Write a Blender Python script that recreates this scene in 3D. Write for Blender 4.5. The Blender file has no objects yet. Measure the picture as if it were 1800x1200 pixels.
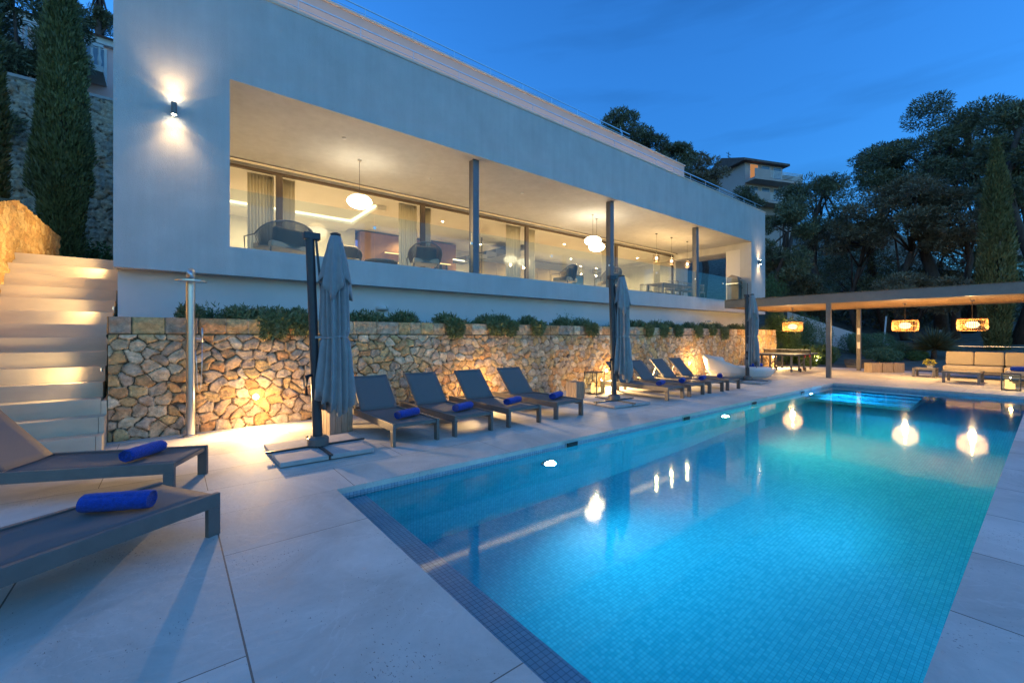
import bpy, bmesh, math, random
import numpy as np
from mathutils import Vector, Matrix
random.seed(7); RNG = np.random.default_rng(7)
C = bpy.context.scene.collection
S = bpy.context.scene
R = math.radians
# ------------------------------------------------------------------ camera
CAMH = 1.5
FX, FY = .6218, .7832
cam = bpy.data.cameras.new('camera'); camo = bpy.data.objects.new('camera', cam); C.objects.link(camo)
camo.location = (0, 0, CAMH); camo.rotation_euler = (R(90), 0, -math.atan2(FX, FY))
cam.sensor_width = 36; cam.lens = 15.1; cam.shift_y = -.0056; cam.clip_start = .05; cam.clip_end = 2000
S.camera = camo
# ------------------------------------------------------------------ world: blue hour sky
W = bpy.data.worlds.new('World'); S.world = W; W.use_nodes = True
wn, wl = W.node_tree.nodes, W.node_tree.links; wn.clear()
sky = wn.new('ShaderNodeTexSky'); sky.sky_type = 'NISHITA'; sky.sun_disc = False
sky.sun_elevation = R(4); sky.sun_rotation = R(-35); sky.altitude = 50; sky.ozone_density = 3.0; sky.dust_density = .4
tint = wn.new('ShaderNodeMix'); tint.data_type = 'RGBA'; tint.blend_type = 'MULTIPLY'; tint.inputs[0].default_value = 1
hs = wn.new('ShaderNodeRGB'); hs.outputs[0].default_value = (.40, 1.14, 1.95, 1)
bg = wn.new('ShaderNodeBackground'); bg.inputs[1].default_value = .085
wo = wn.new('ShaderNodeOutputWorld')
wl.new(sky.outputs[0], tint.inputs[6]); wl.new(hs.outputs[0], tint.inputs[7])
# thin streaks of cloud low in the sky
tc = wn.new('ShaderNodeTexCoord'); mp = wn.new('ShaderNodeMapping'); mp.inputs['Scale'].default_value = (2.2, 2.2, 14)
nz = wn.new('ShaderNodeTexNoise'); nz.inputs['Scale'].default_value = 1.6; nz.inputs['Detail'].default_value = 5
rp = wn.new('ShaderNodeMapRange'); rp.inputs[1].default_value = .5; rp.inputs[2].default_value = .8; rp.inputs[3].default_value = 1; rp.inputs[4].default_value = .8
ml = wn.new('ShaderNodeVectorMath'); ml.operation = 'SCALE'
wl.new(tc.outputs['Generated'], mp.inputs[0]); wl.new(mp.outputs[0], nz.inputs[0]); wl.new(nz.outputs[0], rp.inputs[0])
sz_ = wn.new('ShaderNodeSeparateXYZ'); wl.new(tc.outputs['Generated'], sz_.inputs[0])
gz = wn.new('ShaderNodeMapRange'); gz.inputs[1].default_value = .0; gz.inputs[2].default_value = .5; gz.inputs[3].default_value = .66; gz.inputs[4].default_value = 1.05; wl.new(sz_.outputs['Z'], gz.inputs[0])
gm = wn.new('ShaderNodeMath'); gm.operation = 'MULTIPLY'; wl.new(gz.outputs[0], gm.inputs[0]); wl.new(rp.outputs[0], gm.inputs[1])
wl.new(tint.outputs[2], ml.inputs[0]); wl.new(gm.outputs[0], ml.inputs['Scale'])
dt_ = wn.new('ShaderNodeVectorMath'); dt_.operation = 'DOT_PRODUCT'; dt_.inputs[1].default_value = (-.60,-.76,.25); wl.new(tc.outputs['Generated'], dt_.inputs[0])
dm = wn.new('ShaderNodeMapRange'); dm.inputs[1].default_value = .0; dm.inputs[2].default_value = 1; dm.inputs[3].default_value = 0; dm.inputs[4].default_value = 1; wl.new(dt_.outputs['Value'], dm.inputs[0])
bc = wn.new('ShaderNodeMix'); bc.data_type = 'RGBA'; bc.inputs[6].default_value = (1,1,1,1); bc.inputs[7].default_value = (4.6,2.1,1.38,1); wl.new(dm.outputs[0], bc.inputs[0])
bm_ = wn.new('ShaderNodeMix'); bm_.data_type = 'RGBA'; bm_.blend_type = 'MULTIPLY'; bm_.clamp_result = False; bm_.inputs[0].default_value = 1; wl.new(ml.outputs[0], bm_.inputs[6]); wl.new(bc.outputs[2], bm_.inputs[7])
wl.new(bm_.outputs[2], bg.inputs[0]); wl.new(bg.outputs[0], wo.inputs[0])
S.view_settings.view_transform = 'Standard'; S.view_settings.look = 'None'; S.view_settings.gamma = 1
S.view_settings.exposure = 2.0; S.view_settings.use_curve_mapping = False
cy = S.cycles
cy.max_bounces = 10; cy.diffuse_bounces = 4; cy.glossy_bounces = 5; cy.transmission_bounces = 8; cy.transparent_max_bounces = 24
cy.sample_clamp_indirect = 4; cy.sample_clamp_direct = 0; cy.caustics_reflective = False; cy.caustics_refractive = True
cy.use_adaptive_sampling = True; cy.adaptive_threshold = .015
try:
    cy.use_denoising = True; cy.denoiser = 'OPENIMAGEDENOISE'
except Exception: pass

# ------------------------------------------------------------------ helpers
def XY(px, Y):                       # world X of the vertical line seen at picture column px on the plane y = Y
    q = (px-900)/755
    return Y*(FX+FY*q)/(FY-FX*q)
def PT(px, d, py=590):               # world point at picture position and view depth
    l = (px-900)/755*d
    return Vector((FX*d+FY*l, FY*d-FX*l, CAMH+(590-py)*d/755))

def mk(name, verts, faces, mat, parent=None, smooth=False, attrs=None):
    me = bpy.data.meshes.new(name)
    me.from_pydata([tuple(v) for v in verts], [], [tuple(f) for f in faces])
    if mat: me.materials.append(mat)
    if smooth: me.polygons.foreach_set('use_smooth', [True]*len(me.polygons))
    if attrs:
        for k, (dom, arr) in attrs.items():
            a = me.attributes.new(k, 'FLOAT', dom); a.data.foreach_set('value', np.asarray(arr, dtype=np.float32))
    me.update()
    o = bpy.data.objects.new(name, me); C.objects.link(o)
    if parent: o.parent = parent
    return o
def mkq(name, V, mat, parent=None, attrs=None):   # V: (N,4,3) quads
    n = len(V); me = bpy.data.meshes.new(name)
    me.vertices.add(n*4); me.vertices.foreach_set('co', np.ascontiguousarray(V, dtype=np.float32).ravel())
    me.loops.add(n*4); me.loops.foreach_set('vertex_index', np.arange(n*4, dtype=np.int32))
    me.polygons.add(n); me.polygons.foreach_set('loop_start', np.arange(0, n*4, 4, dtype=np.int32))
    me.polygons.foreach_set('loop_total', np.full(n, 4, dtype=np.int32))
    if attrs is not None:
        a = me.attributes.new('rnd', 'FLOAT', 'FACE'); a.data.foreach_set('value', np.asarray(attrs, dtype=np.float32))
    me.materials.append(mat); me.update(); me.validate()
    o = bpy.data.objects.new(name, me); C.objects.link(o)
    if parent: o.parent = parent
    return o
class MB:
    def __init__(s): s.v = []; s.f = []; s.m = Matrix.Identity(4)
    def add(s, vs, fs):
        b = len(s.v); s.v += [s.m @ Vector(v) for v in vs]; s.f += [tuple(i+b for i in f) for f in fs]; return s
    def box(s, x0, x1, y0, y1, z0, z1):
        return s.add([(x0,y0,z0),(x1,y0,z0),(x1,y1,z0),(x0,y1,z0),(x0,y0,z1),(x1,y0,z1),(x1,y1,z1),(x0,y1,z1)],
                     [(3,2,1,0),(4,5,6,7),(0,1,5,4),(1,2,6,5),(2,3,7,6),(3,0,4,7)])
    def cbox(s, c, sz, rz=0, rx=0, ry=0):
        M = Matrix.Translation(c) @ Matrix.Rotation(rz,4,'Z') @ Matrix.Rotation(ry,4,'Y') @ Matrix.Rotation(rx,4,'X')
        o = s.m; s.m = o @ M; a,b,c_ = sz[0]/2, sz[1]/2, sz[2]/2; s.box(-a,a,-b,b,-c_,c_); s.m = o; return s
    def bar(s, p, q, w, h=None):
        p, q = Vector(p), Vector(q); h = h or w; d = q-p; L = d.length
        if L < 1e-6: return s
        M = Matrix.Translation((p+q)/2) @ d.to_track_quat('Y', 'Z').to_matrix().to_4x4()
        o = s.m; s.m = o @ M; s.box(-w/2,w/2,-L/2,L/2,-h/2,h/2); s.m = o; return s
    def tube(s, pts, r, n=8, cap=True):
        pts = [Vector(p) for p in pts]; rs = r if isinstance(r, (list, tuple)) else [r]*len(pts)
        vs = []; fs = []
        up = Vector((0,0,1))
        for i, p in enumerate(pts):
            t = (pts[min(i+1,len(pts)-1)]-pts[max(i-1,0)]).normalized()
            a = t.cross(up if abs(t.z) < .95 else Vector((1,0,0))).normalized(); b = t.cross(a).normalized()
            if i and a.dot(pa) < 0 and abs(t.z) >= .95: pass
            pa = a
            for k in range(n):
                th = 2*math.pi*k/n; vs.append(p+a*math.cos(th)*rs[i]+b*math.sin(th)*rs[i])
        for i in range(len(pts)-1):
            for k in range(n):
                fs.append((i*n+k, i*n+(k+1)%n, (i+1)*n+(k+1)%n, (i+1)*n+k))
        if cap: fs += [tuple(range(n)), tuple(range((len(pts)-1)*n, len(pts)*n))[::-1]]
        return s.add(vs, fs)
    def lathe(s, prof, n=24, c=(0,0,0), mod=None):   # prof [(r,z)]
        vs = []; fs = []
        for r, z in prof:
            for k in range(n):
                th = 2*math.pi*k/n; rr = r*(mod(th, z) if mod else 1)
                vs.append((c[0]+rr*math.cos(th), c[1]+rr*math.sin(th), c[2]+z))
        for i in range(len(prof)-1):
            for k in range(n): fs.append((i*n+k, i*n+(k+1)%n, (i+1)*n+(k+1)%n, (i+1)*n+k))
        fs += [tuple(range(n))[::-1], tuple(range((len(prof)-1)*n, len(prof)*n))]
        return s.add(vs, fs)
    def prism(s, poly, y0, y1, axis='y'):      # poly in (a,z) extruded along axis
        n = len(poly)
        f = (lambda a, z, t: (a, t, z)) if axis == 'y' else ((lambda a, z, t: (t, a, z)) if axis == 'x' else (lambda a, z, t: (a, z, t)))
        vs = [f(a, z, y0) for a, z in poly]+[f(a, z, y1) for a, z in poly]
        return s.add(vs, [tuple(range(n))[::-1], tuple(range(n, 2*n))]+[(i,(i+1)%n,(i+1)%n+n,i+n) for i in range(n)])
    def build(s, name, mat, parent=None, smooth=False, bevel=0, angle=None):
        o = mk(name, s.v, s.f, mat, parent, smooth)
        bm = bmesh.new(); bm.from_mesh(o.data); bmesh.ops.recalc_face_normals(bm, faces=bm.faces); bm.to_mesh(o.data); bm.free()
        if bevel:
            m = o.modifiers.new('bevel', 'BEVEL'); m.width = bevel; m.segments = 2; m.limit_method = 'ANGLE'; m.angle_limit = R(40)
        if smooth and angle:
            m = o.modifiers.new('split', 'EDGE_SPLIT'); m.split_angle = R(angle)
        return o
def tag(o, label=None, cat=None, group=None, kind=None):
    if label: o['label'] = label
    if cat: o['category'] = cat
    if group: o['group'] = group
    if kind: o['kind'] = kind
    return o
def thing(name, label, cat, loc=(0,0,0), rz=0, group=None):
    o = bpy.data.objects.new(name, None); C.objects.link(o); o.location = loc; o.rotation_euler = (0,0,rz)
    o.empty_display_size = .2
    return tag(o, label, cat, group)
def copy_tree(o, parent=None):
    c = o.copy(); C.objects.link(c); c.parent = parent
    for ch in [x for x in C.objects if x.parent == o]: copy_tree(ch, c)
    return c
def dup(o, loc, rz=0, label=None):
    c = copy_tree(o); c.location = loc; c.rotation_euler = (0,0,rz)
    if label: c['label'] = label
    return c
def lamp(kind, loc, power, col, parent=None, size=.05, rot=None, to=None, angle=120, blend=.6, sizey=None, name='bulb_light'):
    l = bpy.data.lights.new(name, kind); l.energy = power; l.color = col
    if kind == 'AREA':
        l.size = size
        if sizey: l.shape = 'RECTANGLE'; l.size_y = sizey
    elif kind == 'SPOT': l.shadow_soft_size = size; l.spot_size = R(angle); l.spot_blend = blend
    else: l.shadow_soft_size = size
    o = bpy.data.objects.new(name, l); C.objects.link(o); o.location = loc
    if to: o.rotation_euler = (Vector(to)-Vector(loc)).to_track_quat('-Z','Y').to_euler()
    if rot: o.rotation_euler = rot
    if parent: o.parent = parent
    return o

# ------------------------------------------------------------------ materials
MATS = {}
def nmat(name):
    m = bpy.data.materials.new(name); m.use_nodes = True; MATS[name] = m
    return m, m.node_tree.nodes, m.node_tree.links, m.node_tree.nodes['Principled BSDF']
def pmat(name, col, rough=.6, metal=0, var=.12, scale=6, bump=0, bscale=60, sheen=0, spec=.5, detail=6, stretch=None, coords='Object', col2=None, alpha=None):
    m, n, l, p = nmat(name)
    p.inputs['Roughness'].default_value = rough; p.inputs['Metallic'].default_value = metal
    p.inputs['Specular IOR Level'].default_value = spec; p.inputs['Sheen Weight'].default_value = sheen
    t = n.new('ShaderNodeTexCoord'); mp = n.new('ShaderNodeMapping'); l.new(t.outputs[coords], mp.inputs[0])
    if stretch: mp.inputs['Scale'].default_value = stretch
    z = n.new('ShaderNodeTexNoise'); z.inputs['Scale'].default_value = scale; z.inputs['Detail'].default_value = detail; z.inputs['Roughness'].default_value = .65
    l.new(mp.outputs[0], z.inputs[0])
    r = n.new('ShaderNodeValToRGB'); r.color_ramp.elements[0].position = .3; r.color_ramp.elements[1].position = .7
    c1 = [max(0, c*(1-var)) for c in col]; c2 = col2 or [min(1, c*(1+var)) for c in col]
    r.color_ramp.elements[0].color = (*c1, 1); r.color_ramp.elements[1].color = (*c2, 1)
    l.new(z.outputs[0], r.inputs[0]); l.new(r.outputs[0], p.inputs['Base Color'])
    if bump:
        z2 = n.new('ShaderNodeTexNoise'); z2.inputs['Scale'].default_value = bscale; z2.inputs['Detail'].default_value = 4
        l.new(mp.outputs[0], z2.inputs[0])
        b = n.new('ShaderNodeBump'); b.inputs['Strength'].default_value = bump; b.inputs['Distance'].default_value = .01
        l.new(z2.outputs[0], b.inputs['Height']); l.new(b.outputs[0], p.inputs['Normal'])
    if alpha is not None: p.inputs['Alpha'].default_value = alpha
    return m
def emat(name, col, strength):
    m = bpy.data.materials.new(name); m.use_nodes = True; n, l = m.node_tree.nodes, m.node_tree.links; n.clear()
    e = n.new('ShaderNodeEmission'); e.inputs[0].default_value = (*col, 1); e.inputs[1].default_value = strength
    o = n.new('ShaderNodeOutputMaterial'); l.new(e.outputs[0], o.inputs[0]); return m
def glassmat(name, tintc=(.93,.97,.95), ior=1.5, rough=0):
    m = bpy.data.materials.new(name); m.use_nodes = True; n, l = m.node_tree.nodes, m.node_tree.links; n.clear()
    fr0 = n.new('ShaderNodeFresnel'); fr0.inputs[0].default_value = ior
    ge = n.new('ShaderNodeNewGeometry'); iv = n.new('ShaderNodeMath'); iv.operation = 'SUBTRACT'; iv.inputs[0].default_value = 1; l.new(ge.outputs['Backfacing'], iv.inputs[1])
    fr = n.new('ShaderNodeMath'); fr.operation = 'MULTIPLY'; l.new(fr0.outputs[0], fr.inputs[0]); l.new(iv.outputs[0], fr.inputs[1])
    t = n.new('ShaderNodeBsdfTransparent'); t.inputs[0].default_value = (*tintc, 1)
    g = n.new('ShaderNodeBsdfGlossy'); g.inputs['Roughness'].default_value = rough
    mx = n.new('ShaderNodeMixShader'); o = n.new('ShaderNodeOutputMaterial')
    l.new(fr.outputs[0], mx.inputs[0]); l.new(t.outputs[0], mx.inputs[1]); l.new(g.outputs[0], mx.inputs[2]); l.new(mx.outputs[0], o.inputs[0])
    return m
WARM = (1, .62, .25); WARM2 = (1, .72, .38); AMB = (1, .58, .22)
m_plaster = pmat('white_render', (.52,.52,.51), .85, var=.07, scale=1.6, bump=.55, bscale=75, spec=.2)
_n, _l = m_plaster.node_tree.nodes, m_plaster.node_tree.links; _p = _n['Principled BSDF']; _src = _p.inputs['Base Color'].links[0].from_socket
_t = _n.new('ShaderNodeTexCoord'); _m = _n.new('ShaderNodeMapping'); _m.inputs['Scale'].default_value = (5,5,.35); _z = _n.new('ShaderNodeTexNoise'); _z.inputs['Scale'].default_value = 1; _z.inputs['Detail'].default_value = 6; _z.inputs['Roughness'].default_value = .6
_r = _n.new('ShaderNodeMapRange'); _r.inputs[1].default_value = .35; _r.inputs[2].default_value = .7; _r.inputs[3].default_value = 1.03; _r.inputs[4].default_value = .94; _s = _n.new('ShaderNodeVectorMath'); _s.operation = 'SCALE'
_l.new(_t.outputs['Object'], _m.inputs[0]); _l.new(_m.outputs[0], _z.inputs[0]); _l.new(_z.outputs[0], _r.inputs[0]); _l.new(_src, _s.inputs[0]); _l.new(_r.outputs[0], _s.inputs['Scale']); _l.new(_s.outputs[0], _p.inputs['Base Color'])
m_plaster2 = pmat('smooth_white_render', (.66,.65,.63), .8, var=.05, scale=1.0, bump=.1, bscale=60, spec=.2)
m_pinkwall = pmat('beige_render', (.62,.50,.44), .85, var=.05, scale=1.5, bump=.2, spec=.2)
m_dark = pmat('anthracite_metal', (.045,.05,.06), .42, metal=.3, var=.1, scale=12, bump=.03)
m_grey = pmat('grey_metal', (.16,.16,.17), .5, metal=.4, var=.08, scale=5)
m_taupe = pmat('taupe_metal', (.17,.155,.145), .42, metal=.35, var=.1, scale=8)
m_steel = pmat('brushed_steel', (.62,.61,.60), .28, metal=1, var=.06, scale=30, stretch=(1,1,.05))
m_sling = pmat('grey_sling', (.165,.15,.145), .8, var=.06, scale=200, bump=.25, bscale=500, sheen=0, spec=.25)
m_towel = pmat('blue_towel', (.004,.048,.36), .95, var=.35, scale=45, bump=1.0, bscale=160, sheen=.15)
m_canvas = pmat('grey_canvas', (.28,.275,.28), .85, var=.1, scale=9, bump=.25, bscale=120, sheen=.2)
m_wood = pmat('weathered_wood', (.36,.26,.18), .7, var=.3, scale=9, bump=.4, bscale=40, stretch=(3,3,.35))
m_cream = pmat('cream_cushion', (.38,.31,.22), .9, var=.06, scale=30, bump=.25, bscale=300, sheen=.3)
m_white = pmat('white_fabric', (.72,.70,.67), .85, var=.04, scale=20, bump=.15, bscale=200)
m_shell = pmat('white_shell', (.60,.60,.59), .5, var=.04, scale=8, bump=.1, bscale=40)
m_slab = pmat('concrete_slab', (.42,.40,.39), .85, var=.12, scale=8, bump=.2, bscale=90)
m_rope = pmat('brown_rope', (.075,.055,.045), .8, var=.2, scale=40, bump=.3, bscale=200)
m_black = pmat('black_plastic', (.015,.015,.017), .5, var=.1)
m_bark = pmat('pine_bark', (.10,.065,.05), .9, var=.35, scale=8, bump=.8, bscale=20, stretch=(1,1,.4))
m_curtain = pmat('sheer_curtain', (.66,.60,.50), .85, var=.04, scale=12)
m_oak = pmat('brown_veneer', (.30,.16,.09), .5, var=.12, scale=4, stretch=(1,1,.2))
m_soil = pmat('dark_soil', (.05,.04,.03), .95, var=.4, scale=9, bump=.8, bscale=25)
m_rock = pmat('rocky_ground', (.13,.11,.08), .95, var=.6, scale=2.5, bump=1, bscale=9)
m_stair = pmat('limestone_step', (.56,.48,.36), .7, var=.10, scale=3.0, bump=.15, bscale=70, stretch=(.6,1,1.4))
m_glass = glassmat('clear_glass'); m_rail = glassmat('balustrade_glass', (.90,.96,.95))
m_window = glassmat('window_glass', (.95,.95,.91), 1.6)
m_globe = emat('lit_globe', (1,.84,.58), 4.5); m_led = emat('led_strip', (1,.82,.50), .9); m_slot = emat('led_slot', (1,.62,.22), .7)
m_spot = emat('spot_lens', (1,.86,.6), 30); m_pool_lens = emat('pool_lens', (.75,.93,1), 30)
m_bulb = emat('lit_bulb', (1,.75,.42), 2.5); m_candle = emat('lit_candle', (1,.50,.17), .6)

def leafmat(name, c1, c2, rough=.5, trans=.25):
    m, n, l, p = nmat(name)
    p.inputs['Roughness'].default_value = rough; p.inputs['Specular IOR Level'].default_value = .5
    a = n.new('ShaderNodeAttribute'); a.attribute_name = 'rnd'
    t = n.new('ShaderNodeTexCoord'); z = n.new('ShaderNodeTexNoise'); z.inputs['Scale'].default_value = .9; z.inputs['Detail'].default_value = 2
    l.new(t.outputs['Object'], z.inputs[0])
    ad = n.new('ShaderNodeMath'); ad.operation = 'MULTIPLY_ADD'; ad.inputs[1].default_value = .55
    l.new(a.outputs['Fac'], ad.inputs[0]); 
    s2 = n.new('ShaderNodeMapRange'); s2.inputs[1].default_value = .3; s2.inputs[2].default_value = .7; s2.inputs[3].default_value = 0; s2.inputs[4].default_value = .45
    l.new(z.outputs[0], s2.inputs[0]); l.new(s2.outputs[0], ad.inputs[2])
    r = n.new('ShaderNodeValToRGB'); r.color_ramp.elements[0].color = (*c1,1); r.color_ramp.elements[1].color = (*c2,1)
    l.new(ad.outputs[0], r.inputs[0]); l.new(r.outputs[0], p.inputs['Base Color'])
    return m
m_pine = leafmat('pine_needles', (.06,.07,.035), (.25,.235,.11))
m_pine2 = leafmat('olive_needles', (.12,.085,.045), (.34,.25,.13))
m_cyp = leafmat('cypress_leaves', (.05,.06,.02), (.24,.24,.075))
m_leaf = leafmat('shrub_leaves', (.03,.07,.018), (.13,.22,.06))
m_trail = leafmat('trailing_leaves', (.05,.08,.03), (.27,.30,.12))
m_hedge = leafmat('hedge_leaves', (.045,.10,.045), (.18,.26,.11))
m_under = leafmat('undergrowth_leaves', (.05,.055,.03), (.18,.17,.09))
m_yel = leafmat('yellow_flowers', (.12,.13,.02), (.50,.42,.07))

def stonemat(name, cols, mortar=(.15,.11,.075)):
    m, n, l, p = nmat(name); p.inputs['Roughness'].default_value = .9; p.inputs['Specular IOR Level'].default_value = .2
    a = n.new('ShaderNodeAttribute'); a.attribute_name = 'cell'; e = n.new('ShaderNodeAttribute'); e.attribute_name = 'edge'
    r = n.new('ShaderNodeValToRGB'); r.color_ramp.interpolation = 'CONSTANT'
    while len(r.color_ramp.elements) < len(cols): r.color_ramp.elements.new(.5)
    for i, c in enumerate(cols): r.color_ramp.elements[i].position = i/len(cols); r.color_ramp.elements[i].color = (*c, 1)
    l.new(a.outputs['Fac'], r.inputs[0])
    t = n.new('ShaderNodeTexCoord'); z = n.new('ShaderNodeTexNoise'); z.inputs['Scale'].default_value = 9; z.inputs['Detail'].default_value = 9; z.inputs['Roughness'].default_value = .75
    l.new(t.outputs['Object'], z.inputs[0])
    mr = n.new('ShaderNodeMapRange'); mr.inputs[1].default_value = .3; mr.inputs[2].default_value = .7; mr.inputs[3].default_value = .45; mr.inputs[4].default_value = 1.45
    l.new(z.outputs[0], mr.inputs[0])
    mx = n.new('ShaderNodeVectorMath'); mx.operation = 'SCALE'; l.new(r.outputs[0], mx.inputs[0]); l.new(mr.outputs[0], mx.inputs['Scale'])
    z3 = n.new('ShaderNodeTexNoise'); z3.inputs['Scale'].default_value = 3.3; z3.inputs['Detail'].default_value = 6
    l.new(t.outputs['Object'], z3.inputs[0])
    mr3 = n.new('ShaderNodeMapRange'); mr3.inputs[1].default_value = .55; mr3.inputs[2].default_value = .7; mr3.inputs[3].default_value = 0; mr3.inputs[4].default_value = .55
    l.new(z3.outputs[0], mr3.inputs[0])
    mx3 = n.new('ShaderNodeMix'); mx3.data_type = 'RGBA'; mx3.inputs[7].default_value = (.46,.22,.09,1); l.new(mr3.outputs[0], mx3.inputs[0]); l.new(mx.outputs[0], mx3.inputs[6])
    me = n.new('ShaderNodeMapRange'); me.inputs[1].default_value = .003; me.inputs[2].default_value = .008; l.new(e.outputs['Fac'], me.inputs[0])
    mx2 = n.new('ShaderNodeMix'); mx2.data_type = 'RGBA'; mx2.inputs[6].default_value = (*mortar,1); l.new(me.outputs[0], mx2.inputs[0]); l.new(mx3.outputs[2], mx2.inputs[7])
    l.new(mx2.outputs[2], p.inputs['Base Color'])
    b = n.new('ShaderNodeBump'); b.inputs['Strength'].default_value = .9; b.inputs['Distance'].default_value = .02
    z4 = n.new('ShaderNodeTexNoise'); z4.inputs['Scale'].default_value = 28; z4.inputs['Detail'].default_value = 6
    l.new(t.outputs['Object'], z4.inputs[0]); l.new(z4.outputs[0], b.inputs['Height']); l.new(b.outputs[0], p.inputs['Normal'])
    return m
m_stone = stonemat('rubble_stone', [(.60,.42,.25),(.64,.40,.18),(.54,.41,.28),(.60,.33,.15),(.70,.53,.34),(.46,.35,.25),(.66,.45,.21),(.72,.57,.38)])
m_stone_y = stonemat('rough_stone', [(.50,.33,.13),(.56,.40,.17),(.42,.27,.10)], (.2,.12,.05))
m_stone_g = stonemat('grey_rubble', [(.36,.31,.25),(.42,.35,.27),(.29,.25,.20),(.45,.36,.26)])

def stone_sheet(name, x0, x1, z0, z1, res, cell, cap, mat, mapf, parent=None, seed=1, relief=.035):
    """a rubble face: relief grid with one cell per stone; mapf(u, z, h) gives the 3-D point"""
    rg = np.random.default_rng(seed)
    nu, nz_ = max(2, int((x1-x0)/res)), max(2, int((z1-z0)/res))
    u = np.linspace(x0, x1, nu+1); z = np.linspace(z0, z1, nz_+1); U, Z = np.meshgrid(u, z)
    cw, chh = cell*1.15, cell*.9
    zt = z1-cap
    jx = int((x1-x0)/cw)+3; jz = int((z1-z0)/chh)+3
    gi, gj = np.meshgrid(np.arange(-1, jx), np.arange(-1, jz))
    sx = x0+(gi+.5*(gj % 2)+rg.uniform(.1,.9,gi.shape))*cw; sz = z0+(gj+rg.uniform(.12,.88,gi.shape))*chh
    sid = rg.uniform(0, 1, gi.shape)
    # warp for less straight edges
    Uw = U+.02*np.sin(Z*17+U*5)+.012*np.sin(U*31+Z*11); Zw = Z+.018*np.sin(U*19+Z*7)
    F1 = np.full(U.shape, 9.); F2 = np.full(U.shape, 9.); ID = np.zeros(U.shape)
    ci = np.floor((Uw-x0)/cw).astype(int)+1; cj = np.floor((Zw-z0)/chh).astype(int)+1
    for dj in range(-2, 3):
        for di in range(-2, 3):
            jj = np.clip(cj+dj, 0, gi.shape[0]-1); ii = np.clip(ci+di, 0, gi.shape[1]-1)
            ax_, az_ = np.abs(Uw-sx[jj,ii]+.25*(Zw-sz[jj,ii])*(sid[jj,ii]-.5)), np.abs(Zw-sz[jj,ii]+.3*(Uw-sx[jj,ii])*(sid[jj,ii]-.5))*1.2
            d = .52*np.maximum(ax_, az_)+.5*np.hypot(ax_, az_)*(.92+.16*sid[jj,ii])
            n1 = d < F1
            dup_ = np.abs(d-F1) < 1e-9
            F2 = np.where(n1, F1, np.where((d < F2) & ~dup_, d, F2)); ID = np.where(n1, sid[jj,ii], ID); F1 = np.where(n1, d, F1)
    E = (F2-F1)*.5
    if cap > 0:
        ed = [x0]
        while ed[-1] < x1: ed.append(ed[-1]+rg.uniform(.22,.46))
        ed = np.array(ed); k = np.clip(np.searchsorted(ed, U+.008*np.sin(Z*40), side='right')-1, 0, len(ed)-2)
        du = np.minimum(U-ed[k], ed[k+1]-U); dz = np.minimum(Z-zt, z1+.02-Z)
        ce = np.minimum(du, dz); cid = rg.uniform(0, 1, len(ed))[k]
        top = Z > zt
        E = np.where(top, ce, np.minimum(E, zt-Z)); ID = np.where(top, cid, ID)
    H = np.clip(E/.014, 0, 1)**.6*relief + ((ID*7.3) % 1)*.026 + .010*np.sin(U*23+ID*90)*(E > .01) + .008*np.sin(Z*29+ID*70)*(E > .01) + rg.normal(0,.0022,U.shape)*(E > .008)
    H = np.where(E < .005, -.005, H)
    V = [mapf(a, b, c) for a, b, c in zip(U.ravel(), Z.ravel(), H.ravel())]
    w = nu+1; F = []
    for j in range(nz_):
        for i in range(nu): a = j*w+i; F.append((a, a+1, a+w+1, a+w))
    return mk(name, V, F, mat, parent, True, {'cell': ('POINT', ID.ravel()), 'edge': ('POINT', np.abs(E).ravel())})

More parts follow.
